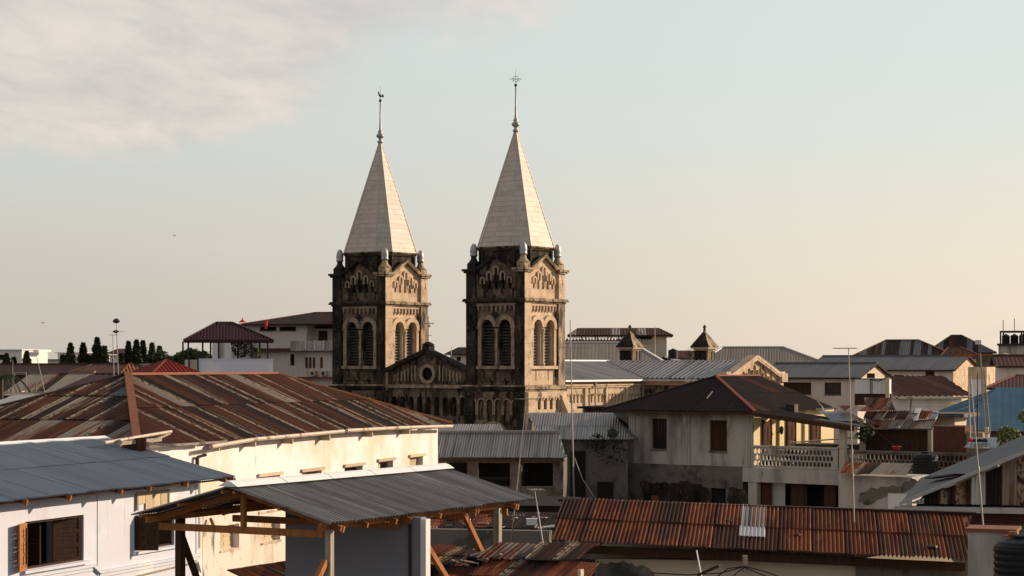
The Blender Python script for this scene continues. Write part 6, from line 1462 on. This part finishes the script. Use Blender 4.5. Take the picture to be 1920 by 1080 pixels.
# dead palm behind turret
b = P(1296, 668, 185); t = thing('dry_palm', 'dry palm leaves sticking up left of the second turret', 'tree', (b.x, b.y, 0)); mb = MB(); mb.tube((0, 0, 0), (0, 0, b.z), .14, .1, 6); mb.make('trunk', m_trunk, t)
for i, (dx, dz) in enumerate(((-.75, .5), (-.5, .8), (-.3, .9), (-.1, 1.0), (-.6, .2), (.3, .6))):
    mb = MB(); c = Vector((0, 0, b.z)); e = Vector((dx, .1 * i, b.z + dz * .9)); n_ = Vector((.05, 0, .05)); mb.add([c - n_, c + n_, e], [(0, 1, 2)]); mb.tube(c, e, .02, .005, 4); mb.make('frond', m_trunk, t)

# the long grey roofed buildings
f = Fr(1436, 176, -25)
t = thing('grey_roof_long_house', 'long cream house with smooth grey roof and barred window behind the transept gable', 'building', f.loc, -25)
x1 = f.X(1608); ze = f.Z(706, 3); dep = 11; zr = f.Z(681, f.X(1640, 5.5), 5.5)
W_ = lambda a, b, c, d, k: (f.X(a), f.X(b), f.Z(d, f.X(a)), f.Z(c, f.X(a)), k)
gable_house(t, -.5, x1, dep, ze, zr, 5, m_pinkish, m_greyroof, f=[W_(1469, 1521, 717, 739, 'shutdark'), W_(1546, 1577, 717, 740, 'bars')], w=1.2, rows=6, pitch=.4, amp=.006, seed=261, gable_m=m_cream)
f = Fr(1516, 196, -25)
t = thing('grey_roof_gabled_house', 'long house with grey roof and sunlit peeling gable end', 'building', f.loc, -25)
x1 = f.X(1786); ze = f.Z(692, 6); dep = 12; zr = f.Z(667, f.X(1804, 6), 6)
W_ = lambda a, b, c, d, k: (f.X(a), f.X(b), f.Z(d, f.X(a)), f.Z(c, f.X(a)), k)
gable_house(t, 0, x1, dep, ze, zr, 5, m_pinkish, m_greyroof, f=[W_(1676, 1695, 703, 714, 'shut'), W_(1735, 1752, 695, 706, 'shut')], r=[(3.3, 4.4, f.Z(718, x1), f.Z(702, x1), 'dark')], w=1.2, rows=6, pitch=.4, amp=.006, seed=262, gable_m=m_stone)
mb = MB(); mb.box(x1 + .005, x1 + .06, 0, dep, 5, ze); mb.make('peeling_end_wall', m_stone, t)
t, f, ze, zr = hiphouse('striped_hip_roof_house', 'house with grey and rust striped hipped roof and pale hip line on the skyline', 'house', 1590, 225, -14, 671, 1800, 11, 637.5, 1662, 1722, m_rustdark, seed=271, alt=[m_greyroof, m_greyroof, m_brownroof], palt=.6, w=.5, rows=20, pitch=.2, capw=.2, capm=m_rustcap, wm=m_cream)
t, f, ze, zr = hiphouse('far_hip_roof_house', 'farther house with dark hipped roof and pale hip seam on the skyline', 'house', 1735, 255, -14, 661, 1868, 9, 628.5, 1784, 1803, m_rustdark, seed=272, alt=[m_greyroof, m_brownroof], palt=.45, w=.7, rows=20, pitch=.25, capw=.2, capm=m_greyroof2, wm=m_conc, fh=((1806, 1812, 663, 672, 'dark'), (1842, 1850, 662, 670, 'shutpale')))
t, f, ze, zr = hiphouse('brown_low_roof_house', 'low rust-brown roof tucked behind the gabled grey house', 'house', 1760, 215, -14, 671, 1850, 8, 651, 1778, 1800, m_brownroof, seed=273, w=.9, rows=20, capw=.15, capm=m_rustcap)
# brown ribbed roof with white wall
f = Fr(1672, 118, 24)
t = thing('brown_ribbed_roof_house', 'sunlit cream house with brown ribbed roof and pale gutter', 'house', f.loc, 24)
a_ = f.p(1684, 744); ze = a_.z; x0 = f.X(1668); x1 = f.X(1816); yr_ = 5.0; zr = f.Z(706, f.X(1700, yr_), yr_)
roof(t, [(x0, -.4, ze), (x1, -.4, ze), (f.X(1768, yr_), yr_, zr), (f.X(1660, yr_), yr_, zr)], m_brownroof, w=.85, rows=20, pitch=.42, amp=.04, seed=274, alt=[m_maroon2], palt=.3)
roof(t, [(x1, -.4, ze), (x1, 8, ze), (f.X(1768, yr_), yr_, zr)], m_greyroof2, w=.85, rows=7, pitch=.3, amp=.02, seed=275)
walls(t, x0 + .2, x1 - .5, 0, 1.6, 5, ze - .1, m_white)
mb = MB(); mb.bar((x0, -.5, ze - .06), (x1, -.5, ze - .06), .14, .12); mb.make('gutter', m_gutter, t)
mb = MB(); mb.tube((x0 + 1.2, -.5, ze - .1), (x0 + 1.2, -.3, ze - 1.4), .05); mb.make('downpipe', m_mast, t)
mb = MB(); mb.box(x0 + .4, x1 - .4, -.05, -.003, ze - .6, ze - .42); mb.make('cornice', m_white, t)
# white tanks on dark frame
f = Fr(1603, 112, -16)
t = thing('white_box_tanks', 'two boxy white water tanks on a dark stand above the rusty sheets', 'water tanks', f.loc, -16)
for a_, b_ in ((1603, 1634), (1636, 1668)):
    mb = MB(); xa_, xb_ = f.X(a_), f.X(b_); mb.box(xa_, xb_, 0, 1.0, f.Z(738, 0), f.Z(711, 0)); k_ = mb.make('tank', m_whitebox, t)
    for i in range(1, 4): mb = MB(); c_ = xa_ + (xb_ - xa_) * i / 4; mb.box(c_ - .02, c_ + .02, -.03, -.002, f.Z(738, 0), f.Z(711, 0)); mb.make('rib', m_whitebox, k_)
    mb = MB(); mb.box(xa_ - .03, xb_ + .03, -.04, 1.04, f.Z(711, 0), f.Z(709.5, 0)); mb.make('lid', m_iron, k_)
mb = MB(); mb.box(f.X(1602), f.X(1670), .1, 1.2, f.Z(760, 0), f.Z(738.5, 0)); mb.make('stand', m_wooddark, t)
mb = MB(); mb.box(f.X(1661), f.X(1668), -.25, -.05, 8, f.Z(708, 0)); mb.make('post', m_cream, t)
mb = MB(); q0 = f.p(1625, 709, -.1); q1 = f.p(1640, 700, .2); mb.box(q0.x, q1.x, 0, .4, q0.z, q1.z); mb.make('crate', m_brownshut, t)
mb = MB(); mb.path([f.p(1632, 760, -.2), f.p(1632, 712, -.2), f.p(1648, 714, -.3), f.p(1663, 708, -.2)], .03); mb.make('pipe', m_iron, t)
# blue roofs
f = Fr(1735, 106, -14)
t = thing('blue_roof_building', 'large building with plain blue hipped sheet roof at the right', 'building', f.loc, -14)
ze = f.Z(808, 6); x1 = f.X(2050); 
A_ = (f.X(1790), 0, ze); B_ = (x1, 0, ze); yr_ = 8.0; C_ = (x1, yr_, f.Z(727, 8, yr_)); D_ = (f.X(1870, yr_), yr_, C_[2])
roof(t, [A_, B_, C_, D_], m_blueroof, w=1.2, rows=9, pitch=.4, amp=.003, seed=281)
zm = f.Z(765, 3); 
lw = f.X(1762, 3)
roof(t, [(f.X(1735, 6), 6, ze + .6), A_, D_], m_blueroof, w=1.2, rows=9, pitch=.4, amp=.003, seed=282)
mb = MB(); mb.box(A_[0] + .3, x1, .4, 10, 5, ze - .1); mb.make('wall', m_conc, t)
mb = MB(); mb.box(A_[0], x1, -.05, .03, ze - .16, ze - .03); mb.make('fascia', m_wooddark, t)
t, f, ze, zr = hiphouse('red_brown_roof_house', 'small red-brown roof just above the blue roof at the right edge', 'house', 1848, 128, -14, 728, 1990, 8, 704, 1905, 1960, m_maroon2, seed=283, capw=.15, capm=m_redcap)
# small white room with flat roof left of the blue roof
f = Fr(1765, 101, -24)
t = thing('flat_roof_room', 'small cream room with thin flat concrete roof below the blue roof', 'building', f.loc, -24)
mb = MB(); mb.box(f.X(1752), f.X(1790), 0, 3, 6, f.Z(782, 0)); mb.make('wall', m_cream, t)
mb = MB(); mb.box(f.X(1745), f.X(1812), -.6, 3.4, f.Z(782, 0), f.Z(775, 0)); mb.make('roof_slab', m_conc, t)
mb = MB(); mb.box(f.X(1752), f.X(1785), -1.5, -.7, 6, f.Z(810, 0)); mb.make('dark_shed_wall', m_brownshut, t)
# stone stub wall building with rust roof and the tank frame
f = Fr(1830, 168, -20)
t = thing('rubble_wall_house', 'grey stained house with sunlit rubble stone end and flat rusty roof', 'house', f.loc, -20)
x1 = f.X(1880); 
mb = MB(); mb.box(0, x1, 0, 4.5, 5, f.Z(668, 1)); mb.make('wall', m_conc, t)
mb = MB(); mb.box(-2.0, x1 + .3, -.4, 5, f.Z(668, 1), f.Z(664, 1)); mb.make('rusty_flat_roof', m_rustcap, t)
rr = random.Random(4); yy = .05
for r_ in range(17):
    for c_ in range(8):
        z0 = f.Z(722, 1) + r_ * .16; mb = MB(); a = rr.uniform(.0, .09); yb0 = yy + c_ * .5 + (.2 if r_ % 2 else 0)
        mb.box(x1 + .005, x1 + .06 + a, yb0, yb0 + .42 + rr.uniform(-.06, .06), z0, z0 + .14, .02); mb.make('stone', m_rubble, t)
f = Fr(1895, 186, -20)
t = thing('tank_tower_house', 'grey block at the right edge carrying a steel frame and black tanks', 'building', f.loc, -20)
x0 = f.X(1872)
mb = MB(); mb.box(x0, x0 + 9, 0, 6, 5, f.Z(648, 0)); mb.make('wall', m_greyst, t)
mb = MB(); mb.box(x0 - .1, x0 + 9, -.3, 6.2, f.Z(648, 0), f.Z(644, 0)); mb.make('roof_slab', m_iron, t)
t = thing('steel_tank_frame', 'black steel frame with vertical rods round the rooftop tanks', 'frame', f.loc, -20)  # open steel frame standing round the rooftop tanks
zt = f.Z(620, 0); zb_ = f.Z(644, 0)
for i in range(3):
    for y_ in (.2, 2.6): mb = MB(); xx = f.X(1874) + i * 1.9; mb.box(xx, xx + .14, y_, y_ + .14, zb_, zt - .16); mb.make('post', m_iron, t)
mb = MB(); mb.box(f.X(1874), f.X(1874) + 5, .18, .34, zt - .16, zt); mb.box(f.X(1874), f.X(1874) + 5, 2.58, 2.74, zt - .16, zt); mb.make('beam', m_iron, t)
for p_, q_ in ((1881, 600), (1902, 597)): mb = MB(); xx = f.X(p_, .3); mb.tube((xx, .3, zt), (xx, .3, f.Z(q_, xx)), .035); mb.make('rod', m_iron, t)
for p_, l_ in ((1886, 'left black rooftop tank inside the steel frame'), (1902, 'middle black rooftop tank inside the steel frame'), (1918, 'black rooftop tank at the very right edge inside the frame')):
    c = f.X(p_, 1.3); D_ = f.D(c, 1.3); water_tank(p_, HY - (zb_ - H) * F / D_, D_, .36, .85, l_, group='black tanks in the steel frame')
f = Fr(1893, 150, -10)
t = thing('red_roof_white_house', 'white house with faded red roof at the right edge above the blue roof', 'house', f.loc, -10)
gable_house(t, -.8, 6, 6, f.Z(684, 0), f.Z(667, 0, 3), 5, m_pinkish, m_maroon2, w=1, rows=6, pitch=.3, seed=291, f=[(1.1, 1.5, f.Z(705, 0), f.Z(693, 0), 'dark')])
t = thing('peeling_wall_block', 'patchy cream block with white panel behind the lattice masts', 'building', Fr(1815, 140, -22).loc, -22); f = Fr(1815, 140, -22)
mb = MB(); mb.box(0, f.X(1850), 0, 4, 5, f.Z(688, 0)); mb.make('wall', m_stone, t)
mb = MB(); mb.box(.2, f.X(1840), -.06, -.003, 5, f.Z(712, 0)); mb.make('white_panel', m_whitebox, t)
t = thing('sign_box', 'pale square box on a pole against the far roof', 'box', P(1834, 690, 160)); mb = MB(); mb.tube((0, 0, 0), (0, 0, 2.1), .04); mb.make('pole', m_iron, t); mb = MB(); mb.box(-.22, .22, -.1, .1, 1.9, 2.25); mb.make('panel', m_pinkish, t)
# striped sheet and laundry by the small tree
t = thing('striped_sheet_roof', 'little silver striped sheet roof with dark clothes drying', 'roof', P(1812, 840, 92), -20)
roof(t, [(-.1, 0, 0), (1.5, 0, 0), (1.55, .9, .45), (.15, .9, .45)], m_galvbright, w=.8, rows=3, pitch=.16, amp=.02, seed=295); mb = MB(); mb.box(.1, 1.4, .1, .9, -2, -.02); mb.make('wall', m_conc, t)
t = thing('laundry', 'red and black clothes lying on the striped sheet roof', 'clothes', P(1832, 828, 91.8))
rr = random.Random(8)
for i, mt in enumerate((m_cloth, m_plastic, m_plastic, m_plastic)):
    mb = MB(); c = Vector((-.25 + i * .22, .2, .05)); mb.lathe([(.13, -.07), (.15, 0), (.09, .06), (.02, .09)], c, 7); mb.make('garment', mt, t)
bush(1890, 845, 88, .52, 420, 'sunlit yellow-green tree top behind the grey hipped roof', mt=m_leafy, seed=20)
bush(1922, 796, 96, .34, 120, 'bright leaves at the very right edge against the blue roof', mt=m_leafy, seed=22)
bush(1622, 832, 99, .5, 160, 'dark plants on the terrace beside the verandah column', seed=23)
t = thing('maroon_shed', 'dull maroon shed behind the balustrade left of the laundry', 'shed', P(1750, 850, 95), -24)
mb = MB(); mb.box(0, 1.5, 0, 2, -3, .75 + .55); mb.make('wall', m_brownshut, t); mb = MB(); mb.box(1.5, 2.3, .2, 2, -3, 1.0); mb.make('side_wall', m_rustbrown, t)

# ================================================================== masts and antennas
mast('antenna_mast', 'tall thin mast right of the right tower in front of the nave roof', 'antenna mast', 1076, 600, 940, 98, .05, -7, [(652, 1.6, 10, 6)])
mast('antenna_mast', 'grey mast with yagi antenna rising in front of the grey roofed houses', 'antenna mast', 1605, 652, 1085, 48, .022, -14, [(653, .55, 178, 4)])
mast('antenna_mast', 'thin mast crossing the hipped roof at the far right', 'antenna mast', 1852, 705, 1090, 46, .022, -32)
mast('leaning_antenna_mast', 'leaning pale mast whose short cross antenna stands before the cathedral base', 'antenna mast', 957, 745, 1030, 50, .018, 30, [(748, .5, 20, 3), (966, .4, 0, 5)])
mast('small_antenna', 'small white antenna on a leaning rod above the patched shed', 'antenna', 1018, 916, 1018, 46, .018, -16, [(918, .3, 10, 4)], mt=m_galvbright)
mast('antenna_mast', 'left one of the twin pale masts rising above the orange roof', 'antenna mast', 214, 627, 712, 84, .025, -3, [(628, .4, 0, 2)])
t = mast('antenna_mast', 'right one of the twin masts with small fans near its top', 'antenna mast', 222, 602, 708, 86, .025, -4, [(622, .4, 30, 2)])
mb = MB(); q = P(218, 602, 86) - Vector(t.location); mb.lathe([(.02, -.1), (.14, -.06), (.16, 0), (.10, .08), (.02, .12)], q, 8); mb.lathe([(.02, -.08), (.16, 0), (.05, .06)], q - Vector((.02, 0, .45)), 8); mb.make('fan_head', m_iron, t)
mast('antenna_mast', 'thin pale mast at the far left before the brown roof', 'antenna mast', 24, 675, 740, 100, .03)
mast('leaning_antenna_mast', 'leaning thin mast at the far left above the pipe frame', 'antenna mast', 86, 656, 745, 100, .03, -20)
mast('antenna_mast', 'short thin mast beside the first turret on the canopy house', 'antenna mast', 1228, 612, 690, 190, .06)
mast('antenna_mast', 'tiny mast with a knob between the towers', 'antenna mast', 846, 649, 668, 225, .05)
for (px_, pyt, pyb, lean, lb) in ((1820, 722, 850, -4, 'left leg pole of the lattice mast in front of the blue roof'), (1833, 700, 835, 0, 'dark middle pole in front of the blue roof')):
    mast('thin_mast', lb, 'mast', px_, pyt, pyb, 93, .045, lean, [(745, 1.3, 8, 5)] if px_ == 1820 else None, mt=m_iron if px_ == 1833 else m_mast)
t = thing('ladder_mast', 'tapering ladder-like steel mast in front of the blue roof', 'mast', P(1850, 815, 94))
o = P(1850, 815, 94)
for a, b in (((1848, 812), (1838, 662)), ((1856, 812), (1845, 690))): mb = MB(); mb.tube(P(*a, 94) - o, P(*b, 94) - o, .045, .03); mb.make('rail', m_mast, t)
for y_ in (700, 722, 745, 768, 791): mb = MB(); s_ = (812 - y_) / 150; mb.tube(P(1848 - 10 * s_, y_, 94) - o, P(1856 - 12 * s_, y_, 94) - o, .02, n=5); mb.make('rung', m_mast, t)
mb = MB(); mb.lathe([(.1, 0), (.12, .3), (.1, .35)], n=10); mb.make('base_bucket', m_gutter, t)
for (a, b, lb) in (((1110, 860), (1118, 938), 'pale guy wire slanting from the tall mast'),):
    t = thing('guy_wire', lb, 'wire', P(1077, 858, 98)); mb = MB(); o = P(1077, 858, 98); mb.path([Vector((0, 0, 0)), P(1092, 898, 97) - o, P(1118, 938, 96) - o], .02, 5); mb.make('wire', m_mast, t)
# two birds, tiny against the sky
for px_, py_, D_, lb in ((80, 605.5, 170, 'tiny dark bird low in the sky at the far left'), (327, 442, 190, 'tiny dark bird higher in the sky left of the towers')):
    t = thing('bird', lb, 'bird', P(px_, py_, D_)); t.scale = (.55,) * 3; mb = MB(); mb.lathe([(.005, -.22), (.05, -.1), (.07, .02), (.045, .13), (.03, .17), (.04, .2), (.008, .27)], n=8)
    b_ = mb.make('body', m_iron, t); b_.rotation_euler = (0, R(80), 0)
    for s in (-1, 1): mb = MB(); mb.add([(.06, 0, .02), (-.08, 0, .02), (-.10, s * .28, .12), (.03, s * .26, .14), (-.12, s * .5, .04)], [(0, 1, 2, 3), (3, 2, 4)]); w_ = mb.make('wing', m_iron, t); w_.rotation_euler = (0, 0, R(70))
